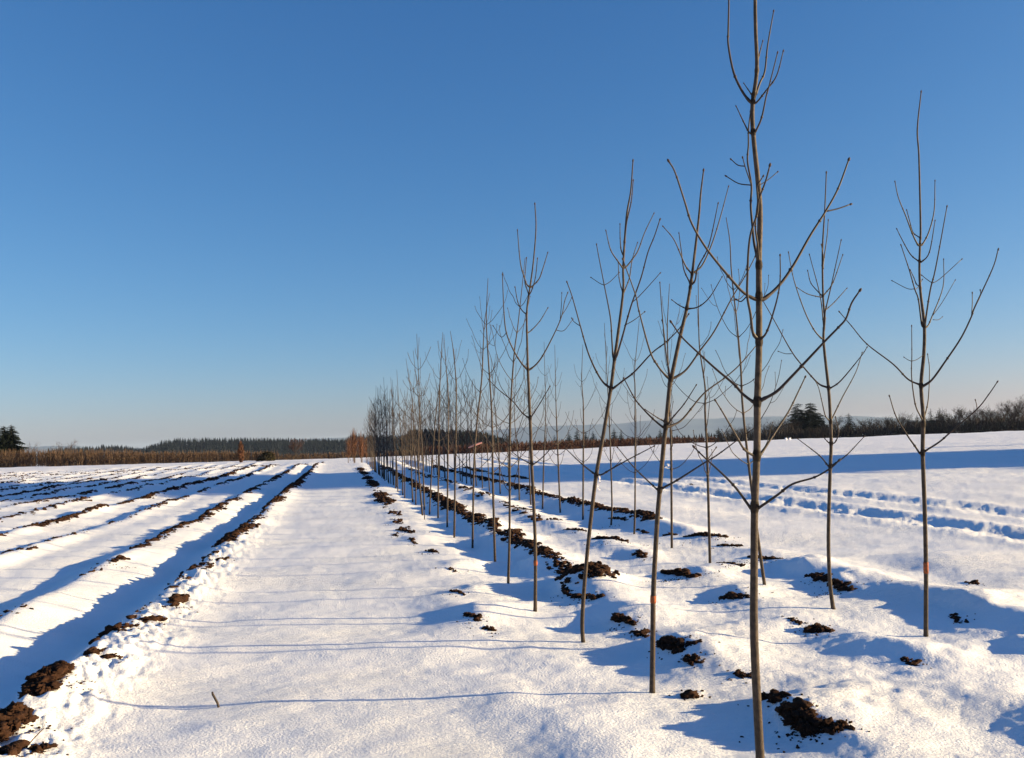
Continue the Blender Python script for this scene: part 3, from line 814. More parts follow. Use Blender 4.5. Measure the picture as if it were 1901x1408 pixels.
def grown_sapling(loc, trunk_rel, r0, label, group, sides=7, seed=0, spread=1.0, buds=True, tape=None, rmin=.0028):
    """young opposite-branching tree: trunk path given relative to its foot"""
    rnd = random.Random(seed)
    root = thing('sapling', label, 'tree', loc, 0, group)
    P = smooth_path(trunk_rel, 5); n = len(P); Ht = P[-1].z; parts = []
    rad = [r0 * (1 - 0.80 * (i / (n - 1)) ** 0.9) for i in range(n)]
    mb = MB(); mb.tube(P, rad, sides + 2)

    def at(h):
        for i in range(n - 1):
            if P[i + 1].z >= h:
                t = (h - P[i].z) / max(P[i + 1].z - P[i].z, 1e-6); return P[i].lerp(P[i + 1], t), rad[i]
        return P[-1], rad[-1]
    phi = rnd.uniform(0, math.pi); h = Ht * rnd.uniform(.27, .34)
    bl = []
    while h < Ht * .87:
        f = (h / Ht - .28) / .6
        full = (1.0 - .55 * f) * (0.72 if f < .12 else 1.0)
        c, rr = at(h)
        mb.tube([c - Vector((0, 0, rr * 1.6)), c, c + Vector((0, 0, rr * 1.5))], [rr, rr * 1.28, rr * .98], sides + 2, False)
        for sd in (0, 1):
            if rnd.random() < .10: continue
            Lb = Ht * .27 * full * rnd.uniform(.55, 1.12) * spread
            a = phi + math.pi * sd + rnd.uniform(-.2, .2)
            out = Vector((math.cos(a), math.sin(a), 0))
            lean = rnd.uniform(.9, 1.15) if f < .45 else rnd.uniform(.6, .85)
            pts = [c]; q = c.copy(); m_ = 6
            for k in range(m_):
                ang = lean * (1 - .62 * (k / (m_ - 1)) ** .8)
                if k == 0: ang = lean + .12
                q = q + (out * math.sin(ang) + Vector((0, 0, 1)) * math.cos(ang)) * Lb / m_ + Vector((rnd.gauss(0, 1), rnd.gauss(0, 1), rnd.gauss(0, .5))) * Lb * .014
                pts.append(q)
            tw = []
            if Lb > .6 and rnd.random() < .65:
                for s2 in (-1, 1):
                    if rnd.random() < .35: continue
                    k = 3 + (rnd.random() < .5); b0 = pts[k]; side = Vector((-out.y, out.x, 0)) * s2
                    l2 = Lb * rnd.uniform(.15, .32)
                    tw.append([b0, b0 + (side * .5 + out * .4 + Vector((0, 0, .35))) * l2 * .5, b0 + (side * .75 + out * .5 + Vector((0, 0, 1.0))) * l2])
            bl.append((pts, max(rr * .42, .0042), tw))
        phi += math.pi / 2 + rnd.uniform(-.25, .25)
        h += Ht * rnd.uniform(.055, .105)
    parts.append(mb.build('trunk', M['bark'], root, True))
    for pts, rb, tw in bl:
        b = branch_mesh(root, Vector((0, 0, 0)), pts, max(rb, rmin), max(rb * .5, rmin), sides - 2, tw, buds)
        parts.append(b)
    return root, parts


def measured_sapling(trunk, wpx, label, seed, spread=1.0):
    D = axis_depth(*trunk[0]); b = at_depth(*trunk[0], D)
    loc = Vector((b.x, b.y, tz(b.x, b.y)))
    T = [at_depth(px, py, D) - loc for px, py in trunk]; T[0] = Vector((0, 0, -.05))
    return grown_sapling(loc, T, wpx * .82 * D / F / 2, label, 'bare saplings planted in two rows', 7, seed, spread)


MEAS = [
    ([(943, 1084), (946, 984), (947, 788), (954, 664), (962, 600), (975, 479)], 6.5, 'fifth sapling of the near row, straight trunk, topped by a long right-leaning leader', 1),
    ([(919, 1043), (915, 898), (913, 770), (905, 643), (903, 584), (906, 517)], 6, 'sixth sapling of the near row, trunk curving left near its top', 2),
    ([(877, 1017), (881, 839), (894, 707), (897, 645), (900, 594), (909, 545)], 5, 'seventh sapling of the near row, leaning right across the sixth, pink tape low down', 3),
    ([(843, 998), (845, 878), (847, 727), (842, 656), (836, 615)], 5, 'eighth sapling of the near row, upright with a left-bent top', 4),
    ([(830, 979), (832, 749), (828, 680), (824, 621)], 4.2, 'ninth sapling of the near row, beside a leaning one', 5),
    ([(813, 962), (815, 770), (819, 664), (822, 617)], 4, 'tenth sapling of the near row, tall leader leaning slightly right', 6),
    ([(797, 956), (801, 880), (809, 770), (817, 706), (820, 640)], 3.8, 'eleventh sapling of the near row, clearly leaning right', 7),
    ([(1420, 1085), (1407, 998), (1396, 913), (1386, 828), (1378, 745), (1375, 677), (1368, 600), (1358, 506), (1355, 449), (1348, 404)], 8, 'outer row sapling leaning left, crossing behind the foremost trunk', 8),
    ([(1318, 1046), (1313, 853), (1309, 764), (1309, 719), (1299, 648), (1297, 591), (1296, 505)], 6.5, 'fourth sapling of the outer row, standing beside the near end of a curved soil bar', 9),
    ([(1247, 1018), (1246, 841), (1244, 779), (1239, 630), (1240, 580), (1243, 527)], 5.8, 'fifth sapling of the outer row, seen close right of the second trunk', 10),
    ([(1177, 992), (1179, 928), (1179, 729), (1178, 692), (1187, 592)], 5, 'sixth sapling of the outer row, very straight, between the second and third near trunks', 11),
    ([(1134, 976), (1136, 928), (1131, 779), (1127, 700), (1122, 600)], 4.8, 'seventh sapling of the outer row, just behind the third near trunk', 12),
    ([(1082, 965), (1083, 829), (1083, 754), (1080, 704), (1082, 640)], 4.5, 'eighth sapling of the outer row, left of the leaning third trunk', 13),
    ([(1040, 951), (1034, 800), (1032, 743), (1030, 640)], 4.2, 'ninth sapling of the outer row, first one right of the fourth near trunk but one', 14),
    ([(1007, 945), (1010, 840), (1013, 764), (1010, 635)], 4, 'tenth sapling of the outer row, nearest right of the fourth near trunk', 15),
]
for tr, wpx, lab, sd in MEAS:
    r_, p_ = measured_sapling(tr, wpx, lab, 100 + sd)
    if sd == 3:
        e = MB(); q = Vector((-.02, -.05, 1.62))
        e.tube([q, q + Vector((.10, -.03, .04)), q + Vector((.22, -.05, .08))], [.006, .018, .012], 6)
        e.build('marking_tape', M['pink'], r_)

# prototypes for the far ones
PROTO = []
for k in range(7):
    rnd = random.Random(500 + k); hh = 4.0
    tr = [Vector((0, 0, -.05)), Vector((rnd.uniform(-.06, .06), rnd.uniform(-.06, .06), hh * .3)), Vector((rnd.uniform(-.12, .12), rnd.uniform(-.1, .1), hh * .6)), Vector((rnd.uniform(-.2, .2), rnd.uniform(-.15, .15), hh))]
    PROTO.append([tr, k, None])
ORD = 'twelfth thirteenth fourteenth fifteenth sixteenth seventeenth eighteenth nineteenth twentieth twenty-first'.split()
ORDB = 'eleventh twelfth thirteenth fourteenth fifteenth sixteenth seventeenth eighteenth nineteenth twentieth'.split()


def far_row(x0, y0, y1, gap, row, ords):
    y = y0; i = 0
    while y < y1:
        pr = PROTO[random.randrange(len(PROTO))]
        x = x0 + random.gauss(0, .05); sc = random.uniform(.84, 1.08) * (1.0 if y < 36 else 1.12)
        loc = Vector((x, y, tz(x, y))); rz = random.uniform(0, 6.28)
        if i < len(ords): lab = '%s sapling of the %s row, counted from the camera' % (ords[i], row); grp = 'bare saplings planted in two rows'
        else: lab = 'thin distant sapling in the crowded far end of the %s row' % row; grp = 'crowded distant saplings of the %s row' % row
        if pr[2] is None:
            r, parts = grown_sapling(loc, pr[0], .023, lab, grp, 5, 700 + pr[1], 1.0, False, None, .0055)
            r.rotation_euler = (random.uniform(-.03, .03), random.uniform(-.03, .03), rz); r.scale = (sc,) * 3
            pr[2] = (r, parts)
        else:
            copy_thing(pr[2][0], pr[2][1], lab, grp, loc, rz, sc)
        y += gap * random.uniform(.92, 1.08) * (1 if y < 34 else .66); i += 1


far_row(1.95, 22.3, 72, 1.78, 'near', ORD)
far_row(4.72, 23.8, 74, 1.8, 'outer', ORDB)

# broken twigs standing in the snow
p = gt(408, 1313); mb = MB()
mb.tube([Vector((0, 0, -.03)), Vector((-.015, 0, .03)), Vector((-.045, .01, .085)), Vector((-.047, .01, .10))], [.009, .008, .008, .006], 7)
tag(mb.build('broken_twig', M['twig'], None, True, p), 'short broken twig stub sticking out of the open lane snow', 'twig')
p = gt(788, 965); mb = MB()
mb.tube([Vector((0, 0, -.03)), Vector((.005, 0, .12)), Vector((-.01, .01, .24))], [.012, .010, .008], 6)
tag(mb.build('cut_sapling', M['twig'], None, True, p), 'little cut stem standing in snow left of the sapling row', 'stem')
p = gt(62, 1388); mb = MB()
mb.tube([Vector((-.04, -.06, .0)), Vector((.0, 0, .05)), Vector((.04, .05, .09))], [.004, .0035, .003], 5)
tag(mb.build('dry_stalk', M['brown_twigs'], None, True, p), 'thin dry stalk beside the bottom left soil clump', 'stalk')


# ------------------------------------------------------------------ background vegetation
def twiggy(mb, x, y, z, h, wd, n, tw, rnd, low=.15, up_=1.0):
    """a young bare crown: thin upright twigs fanning out"""
    for _ in range(n):
        t = rnd.uniform(low, .85); a = rnd.uniform(0, 6.28); r = wd * rnd.uniform(.1, 1) * (1 - .45 * abs(t - .5))
        p0 = Vector((x + .15 * r * math.cos(a), y + .15 * r * math.sin(a), z + h * t * .8))
        p1 = p0 + Vector((r * math.cos(a), r * math.sin(a), h * rnd.uniform(.12, .32) * up_))
        if p1.z > z + h: p1.z = z + h * rnd.uniform(.9, 1)
        s = Vector((-math.sin(a), math.cos(a), 0)) * tw
        b = rnd.uniform(0, 6.28); s = Vector((math.cos(b), math.sin(b), 0)) * tw
        mb.tri(p0 - s, p0 + s, p1)


def belt(x0, x1, off, rows, gap, hfun, label, mtw, mtr, n_tw, wd, tw):
    rnd = random.Random(int(abs(x0) * 10) + 3)
    root = thing('nursery_trees', label, 'trees', (0, 0, 0)); root['kind'] = 'stuff'
    a = MB(); b = MB(); x = x0
    while x < x1:
        for k in range(rows):
            xx = x + rnd.uniform(-.3, .3); yy = float(np.interp(xx, EDGE_X, EDGE_Y)) + off + k * 3 + rnd.uniform(-.5, .5)
            zz = tz(xx, yy); h = hfun(xx) * rnd.uniform(.86, 1.1) - 0.0
            top = h
            hh = top - zz
            b.tube([Vector((xx, yy, zz - .1)), Vector((xx + rnd.uniform(-.08, .08), yy, zz + hh * .5)), Vector((xx + rnd.uniform(-.1, .1), yy, zz + hh * .95))], [.055, .045, .015], 4, False)
            twiggy(a, xx, yy, zz, hh, wd, n_tw, tw, rnd)
            twiggy(a, xx + rnd.uniform(-.5, .5), yy, zz, hh * .55, wd * 1.1, n_tw // 3, tw, rnd, .0)
        x += gap * rnd.uniform(.8, 1.2)
    a.build('twigs', mtw, root); b.build('stems', mtr, root)
    for c in kids(root): c['kind'] = 'stuff'


def hl(x): return float(np.interp(x, [-140, -80, -60, -45, -35, -28, -20, -12, -2], [5.0, 3.4, 3.0, 2.7, 2.3, 1.8, 1.6, 1.3, 1.0]))
belt(-150, -9, 1.5, 6, .7, hl, 'brown belt of young nursery trees along the far left edge of the field', M['brown_twigs'], M['pale_trunk'], 52, .6, .03)
belt(-9, 10, 2.5, 5, .7, lambda x: .75, 'low reddish hedge of young trees straight ahead where the lane ends', M['brown_twigs'], M['pale_trunk'], 24, .55, .045)
belt(10, 57, 2.0, 6, .65, lambda x: float(np.interp(x, [10, 20, 45, 57], [1.15, 1.25, 1.15, .9])), 'reddish brown belt of young trees along the far right edge of the field', M['red_twigs'], M['red_twigs'], 30, .55, .06)


def conifer(x, y, z, h, wd, label, group, material='needles', tiers=None, detail=1.0, seed=1, top_wide=.04, gap=0.0, columnar=0.0, name='conifer'):
    rnd = random.Random(seed); tiers = tiers or int(h * 2.2)
    root = thing(name, label, 'tree', (x, y, z), 0, group)
    t = MB(); t.tube([Vector((0, 0, -.2)), Vector((.05, 0, h * .5)), Vector((0, 0, h * .98))], [h * .018, h * .012, .02], 6); t.build('trunk', M['dark_trunk'], root)
    c = MB()
    for k in range(tiers):
        f = k / tiers; zz = h * (.06 + .92 * f)
        R_ = wd * ((1 - f) ** (0.85 - .5 * columnar) + top_wide) * rnd.uniform(.72, 1.12)
        nb = max(5, int(detail * (16 * (1 - f) + 6)))
        for j in range(nb):
            if rnd.random() < gap: continue
            a = rnd.uniform(0, 6.28); rr = R_ * rnd.uniform(.55, 1.15); d = Vector((math.cos(a), math.sin(a), 0)); s = Vector((-d.y, d.x, 0))
            zj = zz + rnd.uniform(-.5, .5) * h / tiers
            dr = -rr * rnd.uniform(.1, .4)
            m_ = max(3, int(3 * detail))
            for q in range(m_):
                f0 = q / m_; p0 = d * rr * f0 + Vector((0, 0, zj + dr * f0)); e = d * rr * (f0 + 1.25 / m_) + Vector((0, 0, zj + dr * (f0 + 1.2 / m_) + rr * .05))
                wv = rr * .30 * (1 - .55 * f0)
                for sg in (-1, 1):
                    c.tri(p0, p0 + d * rr * .16 + s * sg * wv + Vector((0, 0, rnd.uniform(-.14, .02) * rr)), e + s * sg * wv * .25)
    c.build('crown', M[material], root)
    return root


def bare_tree(x, y, z, h, wd, label, group, seed=1, material='grey_twigs', n=900, tw=.03, name='bare_tree'):
    rnd = random.Random(seed)
    root = thing(name, label, 'tree', (x, y, z), 0, group)
    t = MB(); c = MB(); top = Vector((rnd.uniform(-.1, .1) * h, 0, h * .55))
    t.tube([Vector((0, 0, -.2)), Vector((0, 0, h * .25)), top], [h * .022, h * .016, h * .009], 6)
    ends = []
    for k in range(11):
        a = k * 2.4 + rnd.uniform(-.3, .3); f = rnd.uniform(.3, 1.0); b0 = Vector((0, 0, h * .12)).lerp(top, f)
        L = wd * rnd.uniform(.55, .95)
        d = Vector((math.cos(a), math.sin(a), 0))
        p1 = b0 + d * L * .5 + Vector((0, 0, h * .17)); p2 = b0 + d * L * .85 + Vector((0, 0, h * rnd.uniform(.25, .42)))
        if p2.z > h * .95: p2.z = h * .95
        t.tube([b0, p1, p2], [h * .009, h * .006, h * .003], 4, False); ends += [(p1, d), (p2, d), (p1.lerp(p2, .5), d)]
        for _ in range(3):
            a2 = a + rnd.uniform(-1, 1); d2 = Vector((math.cos(a2), math.sin(a2), 0)); q = p1.lerp(p2, rnd.random()) + d2 * wd * .25 + Vector((0, 0, h * .12))
            t.tube([p1, q], [h * .004, h * .002], 3, False); ends.append((q, d2))
    for _ in range(n):
        p, d = ends[rnd.randrange(len(ends))]
        v = Vector((rnd.gauss(0, 1), rnd.gauss(0, 1), rnd.gauss(.45, .7))) * h * .075
        b0 = p + Vector((rnd.gauss(0, 1), rnd.gauss(0, 1), rnd.gauss(0, .8))) * h * .045
        a = rnd.uniform(0, 6.28); s = Vector((math.cos(a), math.sin(a), 0)) * tw
        c.tri(b0 - s, b0 + s, b0 + v)
    t.build('trunk', M['dark_trunk'], root); c.build('crown', M[material], root)
    return root


def spot(px, dist, drop=True):
    """ground point in the direction of a photo column, at a distance"""
    d = ray(px, float(824.6 - (px - 635) * math.tan(ROLL))); d.z = 0; d.normalize()
    x, y = d.x * dist, d.y * dist
    return x, y, tz(x, y)


def horizon(px): return 824.6 - (px - 635) * math.tan(ROLL)
def height_for(px, py_top, dist, z):      # metres from ground z to the height seen at py_top
    return (horizon(px) - py_top) * dist / F * math.cos(math.atan((px - CX) / F)) + H - z


# far left pair of dark conifers, bushes in front of the belt
for (px, top, wd, lab, sd) in ((7, 795, 2.3, 'left one of the two dark pointed evergreens at the far left edge', 1), (21, 793, 2.6, 'right one of the two dark pointed evergreens at the far left edge', 2)):
    x, y, z = spot(px, 185); conifer(x, y, z, height_for(px, top, 185, z) * 1.08, wd * 1.15, lab, 'dark evergreens at the left edge', 'needles', 26, 3.0, sd, .1, 0, .35)
for (px, top, dist, hw, lab, sd) in ((52, 824, 190, 2.0, 'pale bare tree just right of the two dark evergreens', 3), (118, 820, 230, 3.0, 'pale bare tree above the brown belt on the far left', 4), (548, 815, 125, 1.3, 'reddish bare tree rising above the hedge near the lane end', 5)):
    x, y, z = spot(px, dist); bare_tree(x, y, z, height_for(px, top, dist, z), hw, lab, None, sd, 'brown_twigs' if px < 200 else 'red_twigs', 500, .03)
# orange columnar tree and dark rounded bush
x, y, z = spot(447, 112)
root = thing('columnar_tree', 'narrow orange brown columnar tree at the far field edge', 'tree', (x, y, z))
mb = MB(); rnd = random.Random(5); hh = height_for(447, 820, 112, z)
for _ in range(900):
    a = rnd.uniform(0, 6.28); t_ = rnd.random(); r = .36 * math.sin(math.pi * min(1, .12 + t_ * .88)) ** .6 * rnd.random() ** .4
    p0 = Vector((r * math.cos(a), r * math.sin(a), hh * t_ * .93)); b = rnd.uniform(0, 6.28); s = Vector((math.cos(b), math.sin(b), 0)) * .035
    mb.tri(p0 - s, p0 + s, p0 + Vector((rnd.gauss(0, .06), rnd.gauss(0, .06), rnd.uniform(.15, .4))))
mb.build('crown', M['orange_twigs'], root)
mb = MB(); mb.tube([Vector((0, 0, -.2)), Vector((0, 0, hh * .8))], [.08, .03], 6); mb.build('trunk', M['dark_trunk'], root)
x, y, z = spot(493, 114)
root = thing('round_bush', 'dark olive rounded bush leaning right at the far field edge', 'bush', (x, y, z))
mb = MB(); rnd = random.Random(6)
for _ in range(1500):
    a = rnd.uniform(0, 6.28); e = math.asin(rnd.random()); r = rnd.uniform(.75, 1.0)
    p0 = Vector((1.0 * r * math.cos(a) * math.cos(e), .9 * r * math.sin(a) * math.cos(e), 1.05 * r * math.sin(e)))
    p0.x += .25 * p0.z; s = Vector((rnd.gauss(0, 1), rnd.gauss(0, 1), rnd.gauss(0, 1))) * .06; s2 = Vector((rnd.gauss(0, 1), rnd.gauss(0, 1), rnd.gauss(0, 1))) * .08
    mb.tri(p0 - s, p0 + s, p0 + s2 + p0.normalized() * .05)
mb.build('foliage', M['shrub'], root)
mb = MB(); mb.tube([Vector((0, 0, -.1)), Vector((.1, 0, .5))], [.06, .03], 5); mb.build('stem', M['dark_trunk'], root)

# orange young trees at the end of the near row
rnd = random.Random(8)
for k in range(13):
    x = 1.3 + rnd.uniform(-.9, 1.3); y = 76 + k * 2.3; z = tz(x, y); hh = rnd.uniform(2.5, 3.2)
    root = thing('orange_sapling', 'orange twigged young tree in the cluster where the near row ends', 'tree', (x, y, z), 0, 'orange young trees at the end of the near row')
    t = MB(); t.tube([Vector((0, 0, -.1)), Vector((0, 0, hh * .5)), Vector((.03, 0, hh * .9))], [.03, .024, .01], 5); t.build('trunk', M['pale_trunk'], root)
    c = MB(); twiggy(c, 0, 0, 0, hh, .55, 110, .016, rnd, .2); c.build('crown', M['orange_twigs'], root)

# conifer masses ----------------------------------------------------
def forest(px0, px1, step, dist, topf, wd, label, seed, rows=3):
    rnd = random.Random(seed); c = MB(); px = px0
    while px < px1:
        for k in range(rows):
            D_ = dist * (1 + .03 * k) * rnd.uniform(.99, 1.01)
            x, y, z = spot(px + rnd.uniform(-step, step) * .5, D_)
            h = height_for(px, topf(px), D_, z) * rnd.choice([rnd.uniform(.86, 1.0), rnd.uniform(.93, 1.04)])
            W = wd * rnd.uniform(.7, 1.25)
            tiers = 9
            for q in range(tiers):
                f = q / tiers; z0 = z + h * (.05 + .9 * f); R_ = W * (1 - f) ** .8 + .15
                for j in range(6):
                    a = rnd.uniform(0, 6.28); d = Vector((math.cos(a), math.sin(a), 0)); s = Vector((-d.y, d.x, 0)); rr = R_ * rnd.uniform(.6, 1.2)
                    c.tri(Vector((x, y, z0 + h * .16)), Vector((x, y, z0 - h * .02)) + d * rr + s * rr * .6, Vector((x, y, z0 - h * .03)) + d * rr - s * rr * .6)
            c.tri(Vector((x - .3, y, z + h * .86)), Vector((x + .3, y, z + h * .86)), Vector((x, y, z + h)))
        px += step * rnd.uniform(.75, 1.25)
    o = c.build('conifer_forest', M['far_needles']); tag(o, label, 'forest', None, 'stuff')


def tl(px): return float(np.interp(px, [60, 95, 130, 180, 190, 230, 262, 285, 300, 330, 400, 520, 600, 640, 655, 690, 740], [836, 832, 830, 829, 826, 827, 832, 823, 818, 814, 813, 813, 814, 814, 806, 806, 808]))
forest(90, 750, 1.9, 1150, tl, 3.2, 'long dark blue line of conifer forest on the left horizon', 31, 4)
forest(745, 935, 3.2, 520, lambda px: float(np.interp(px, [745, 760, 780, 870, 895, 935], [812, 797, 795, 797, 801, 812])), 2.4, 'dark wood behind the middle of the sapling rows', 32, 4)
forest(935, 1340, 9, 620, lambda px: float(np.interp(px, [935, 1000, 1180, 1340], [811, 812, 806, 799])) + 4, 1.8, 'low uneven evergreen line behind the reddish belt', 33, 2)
GROUPC = 'small dark conifers on the middle horizon'
for i, (px, top, wd, lab) in enumerate([
    (860, 793, 1.9, 'dark conifer rising from the wood behind the sixth sapling'), (890, 797, 1.8, 'conifer at the right end of the dark middle wood'),
    (941, 800, 2.2, 'round topped dark evergreen left of the fourth trunk'), (1029, 806, 1.6, 'small leftmost conifer on the horizon right of the fourth trunk'),
    (1056, 799, 2.0, 'left one of a close pair of horizon conifers'), (1071, 794, 1.9, 'taller right one of a close pair of horizon conifers'),
    (1086, 797, 2.0, 'conifer hidden partly by the straight eighth outer sapling'), (1101, 799, 2.2, 'bushy evergreen between two saplings on the horizon'),
    (1140, 793, 2.2, 'tall conifer right of the leaning third trunk'), (1153, 795, 1.7, 'slender pointed conifer standing apart on the horizon'),
    (1226, 795, 2.1, 'conifer just left of the leaning second trunk'), (1205, 803, 1.8, 'low horizon evergreen left of the second trunk'),
    (1334, 791, 1.7, 'lone pointed conifer left of the foremost trunk'), (1316, 800, 1.6, 'small conifer left of the lone pointed one')]):
    x, y, z = spot(px, 430); conifer(x, y, z, height_for(px, top, 430, z), wd * 2.2, lab, GROUPC, 'needles', None, 1.6, 60 + i, .05)

# right tree line
GR = 'mixed trees along the right horizon'
for i, (px, top, wd, lab) in enumerate([
    (1482, 746, 2.6, 'left one of the two big ragged firs right of the foremost trunk'), (1507, 745, 2.8, 'right one of the two big ragged firs right of the foremost trunk'),
    (1529, 770, 1.6, 'small conifer directly behind the outer row trunk'), (1576, 765, 2.2, 'single pointed fir between the two outer row trunks'),
    (1685, 775, 1.6, 'small fir left of the rightmost trunk'), (1703, 768, 2.0, 'fir seen directly behind the rightmost trunk'),
    (1729, 757, 1.6, 'left one of two slim firs right of the rightmost trunk'), (1745, 755, 1.7, 'right one of two slim firs right of the rightmost trunk')]):
    x, y, z = spot(px, 262); conifer(x, y, z, height_for(px, top, 262, z), wd * (1.8 if i > 1 else 1.7), lab, GR, 'needles', 22 if i < 2 else None, 2.6 if i < 2 else 1.7, 80 + i, .06 if i > 1 else .16, .10 if i < 2 else 0, .45 if i < 2 else 0)
names = ['foremost trunk', 'two big ragged firs', 'single pointed fir', 'rightmost trunk', 'two slim firs', 'right picture edge']
line = [(1352, 798), (1372, 795), (1392, 795), (1412, 794), (1427, 790), (1443, 786), (1458, 783), (1470, 780), (1528, 786), (1545, 782), (1560, 788), (1592, 788), (1607, 786), (1618, 780), (1632, 784), (1645, 778), (1657, 775), (1668, 773), (1680, 782), (1693, 783), (1718, 778), (1735, 775), (1758, 770), (1769, 759), (1782, 776), (1798, 765), (1812, 770), (1826, 762), (1840, 762), (1852, 764), (1866, 766), (1880, 747), (1891, 745), (1903, 749), (1920, 752), (1940, 756), (1965, 760)]
for i, (px, top) in enumerate(line):
    dist = 250 + (i % 3) * 9; x, y, z = spot(px, dist); h = height_for(px, top, dist, z) * 1.10
    near = min(((1400, 'foremost trunk'), (1495, 'two big ragged firs'), (1576, 'single pointed fir'), (1712, 'rightmost trunk'), (1772, 'two slim firs'), (1901, 'right picture edge')), key=lambda q: abs(q[0] - px))
    same = [q[0] for q in line if min(((1400, 0), (1495, 1), (1576, 2), (1712, 3), (1772, 4), (1901, 5)), key=lambda v: abs(v[0] - q[0]))[0] == near[0]]
    k = same.index(px); o_ = ['leftmost', 'second from left', 'third from left', 'fourth from left', 'fifth from left', 'sixth from left', 'seventh from left', 'eighth from left', 'ninth from left', 'tenth from left'][k]
    bare_tree(x, y, z, h, 2.6 + h * .1, '%s of the bare horizon trees near the %s' % (o_, near[1]), GR, 200 + i, 'grey_twigs', 1100, .035)
# undergrowth that fills the foot of that tree line
mb = MB(); rnd = random.Random(77); px = 1345
while px < 1990:
    for k in range(3):
        x, y, z = spot(px + rnd.uniform(-2, 2), 240 + k * 12); h = height_for(px, np.interp(px, [1345, 1450, 1600, 1750, 1901], [803, 795, 792, 780, 773]), 245, z) * rnd.uniform(.85, 1.2)
        for _ in range(44):
            a = rnd.uniform(0, 6.28); b0 = Vector((x + rnd.gauss(0, .6), y + rnd.gauss(0, .6), z + h * rnd.uniform(-.02, .75))); s = Vector((math.cos(a), math.sin(a), 0)) * .07
            mb.tri(b0 - s, b0 + s, b0 + Vector((rnd.gauss(0, .35), rnd.gauss(0, .35), h * rnd.uniform(.1, .3))))
    px += 2.6
tag(mb.build('undergrowth', M['grey_twigs']), 'dark brushy undergrowth below the trees on the right horizon', 'undergrowth', None, 'stuff')

# two small white sheds glinting under the big firs
for (px, dx, lab) in ((1459, 0, 'left one of two tiny white hive boxes below the ragged firs'), (1466, 0, 'right one of two tiny white hive boxes below the ragged firs')):
    d = ray(px, 812); dist = 131; x, y = d.x * dist / d.y * .95, dist * .95; z = tz(x, y)
    root = thing('white_box', lab, 'box', (x, y, z), .2, 'white boxes at the far field edge')
    mb = MB()
    mb.v += [(sx * .12, sy * .12, zz) for zz in (0, .28) for sx, sy in ((-1, -1), (1, -1), (1, 1), (-1, 1))]
    mb.f += [(0, 1, 2, 3)[::-1], (4, 5, 6, 7)] + [(k, (k + 1) % 4, 4 + (k + 1) % 4, 4 + k) for k in range(4)]
    mb.build('body', M['tape'], root)
    mb = MB()
    mb.v += [(sx * .15, sy * .15, .282) for sx, sy in ((-1, -1), (1, -1), (1, 1), (-1, 1))] + [(0, -.15, .34), (0, .15, .34)]
    mb.f += [(0, 3, 2, 1), (0, 1, 4), (3, 5, 2), (0, 4, 5, 3), (1, 2, 5, 4)]
    mb.build('lid', M['tape'], root)

# shelterbelt of tall conifers beyond the right edge of the picture: throws the wide shadow across the field
rnd = random.Random(99)
k = 0
GS = 'shelterbelt conifers right of the field'; LS = 'tall dense conifer of the shelterbelt standing right of the field'
BASE = []
for k in range(4):
    BASE.append(conifer(60, 20, 0, 35, 2.4, LS, GS, 'needles', 36, 1.0, 300 + k, .5, 0, .95, 'shelterbelt_conifer'))
bpy.context.view_layer.update()
k = 0
for col in range(3):
    for row in range(9):
        X = 60 + col * 4 + rnd.uniform(-.6, .6); Y = 24.2 + row * 2.05 + col * -.9 + rnd.uniform(-.3, .3)
        src = BASE[k % 4]
        if k < 4: src.location = (X, Y, tz(X, Y))
        else: copy_thing(src, kids(src), LS, GS, (X, Y, tz(X, Y)), rnd.uniform(0, 6.28), rnd.uniform(.93, 1.05))
        k += 1
conifer(82, 49, tz(82, 49), 9.5, 2.0, 'lone lower conifer beyond the shelterbelt', None, 'needles', 16, 1.0, 350, .3, 0, .8, 'shelterbelt_conifer')

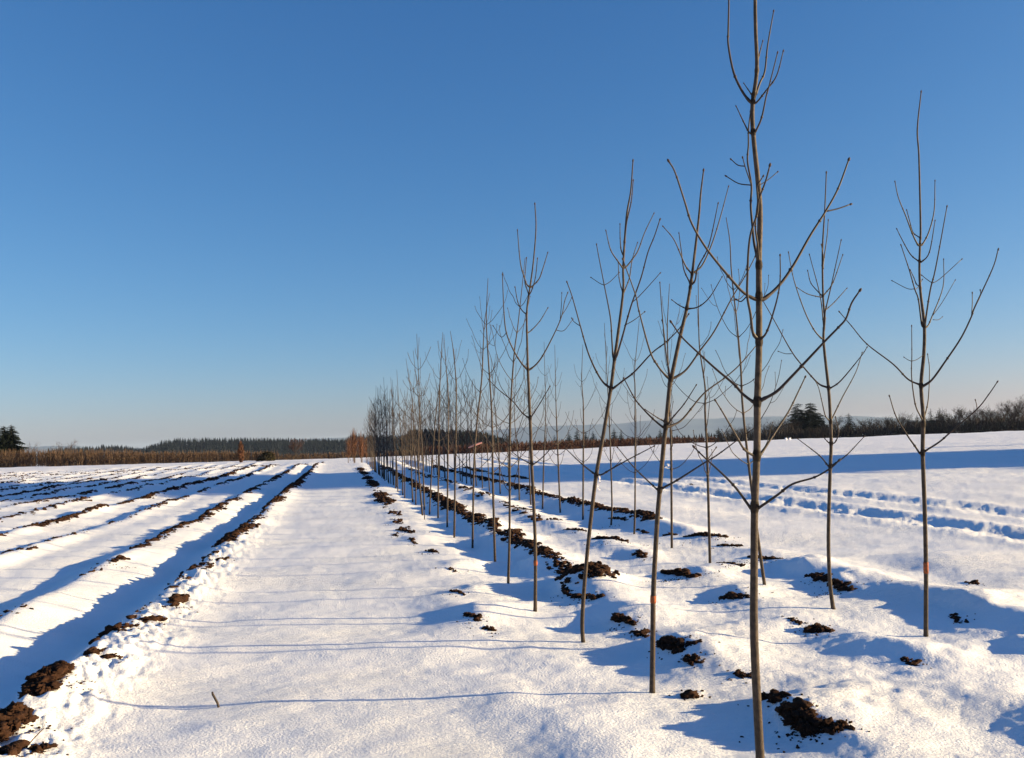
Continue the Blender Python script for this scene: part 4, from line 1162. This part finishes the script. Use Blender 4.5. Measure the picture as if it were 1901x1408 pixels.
# ------------------------------------------------------------------ distant hills
def hills(dist, prof, label, depth):
    xs = np.arange(-700, 2600, 12.); v = []; f = []
    tops = np.interp(xs, [p[0] for p in prof], [p[1] for p in prof])
    for i, px in enumerate(xs):
        t_ = tops[i] + 1.0 * float(noise2(np.array([px * .02]), np.array([dist * .01]), 5)[0]) + .5 * float(noise2(np.array([px * .07]), np.array([1.0]), 6)[0])
        d = ray(px, horizon(px)); d.z = 0; d.normalize()
        for r, zz in ((dist - depth, -28.), (dist, None), (dist + depth * 1.5, -28.)):
            h = zz if zz is not None else (horizon(px) - t_) * dist / F * math.cos(math.atan((px - CX) / F)) + H
            v.append((d.x * r, d.y * r, h))
    n = len(xs)
    for i in range(n - 1):
        for k in (0, 1): f.append((i * 3 + k, i * 3 + 3 + k, i * 3 + 4 + k, i * 3 + 1 + k))
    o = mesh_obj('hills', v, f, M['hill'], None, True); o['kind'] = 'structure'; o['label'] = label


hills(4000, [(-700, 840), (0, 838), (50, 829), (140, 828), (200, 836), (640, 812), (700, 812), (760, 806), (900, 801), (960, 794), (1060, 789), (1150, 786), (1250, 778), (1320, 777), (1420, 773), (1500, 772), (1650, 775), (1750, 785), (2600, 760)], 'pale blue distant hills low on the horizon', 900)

# ------------------------------------------------------------------ haze
mb = MB(); X0, X1, Y0, Y1, Z0, Z1 = -9500, 9500, -9500, 9500, -30, 66
mb.v += [(x, y, z) for z in (Z0, Z1) for x, y in ((X0, Y0), (X1, Y0), (X1, Y1), (X0, Y1))]
mb.f += [(3, 2, 1, 0), (4, 5, 6, 7)] + [(k, (k + 1) % 4, 4 + (k + 1) % 4, 4 + k) for k in range(4)]
hz = mb.build('haze', M['snow']); hm = bpy.data.materials.new('haze_air'); hm.use_nodes = True
t = hm.node_tree; t.nodes.remove(t.nodes['Principled BSDF']); pv = t.nodes.new('ShaderNodeVolumePrincipled')
pv.inputs['Color'].default_value = (0.60, 0.78, 1.0, 1); pv.inputs['Density'].default_value = 0.00004; pv.inputs['Anisotropy'].default_value = 0.1
t.links.new(pv.outputs[0], t.nodes['Material Output'].inputs['Volume'])
hz.data.materials[0] = hm; tag(hz, 'thin blue winter haze over the far horizon', None, None, 'stuff')
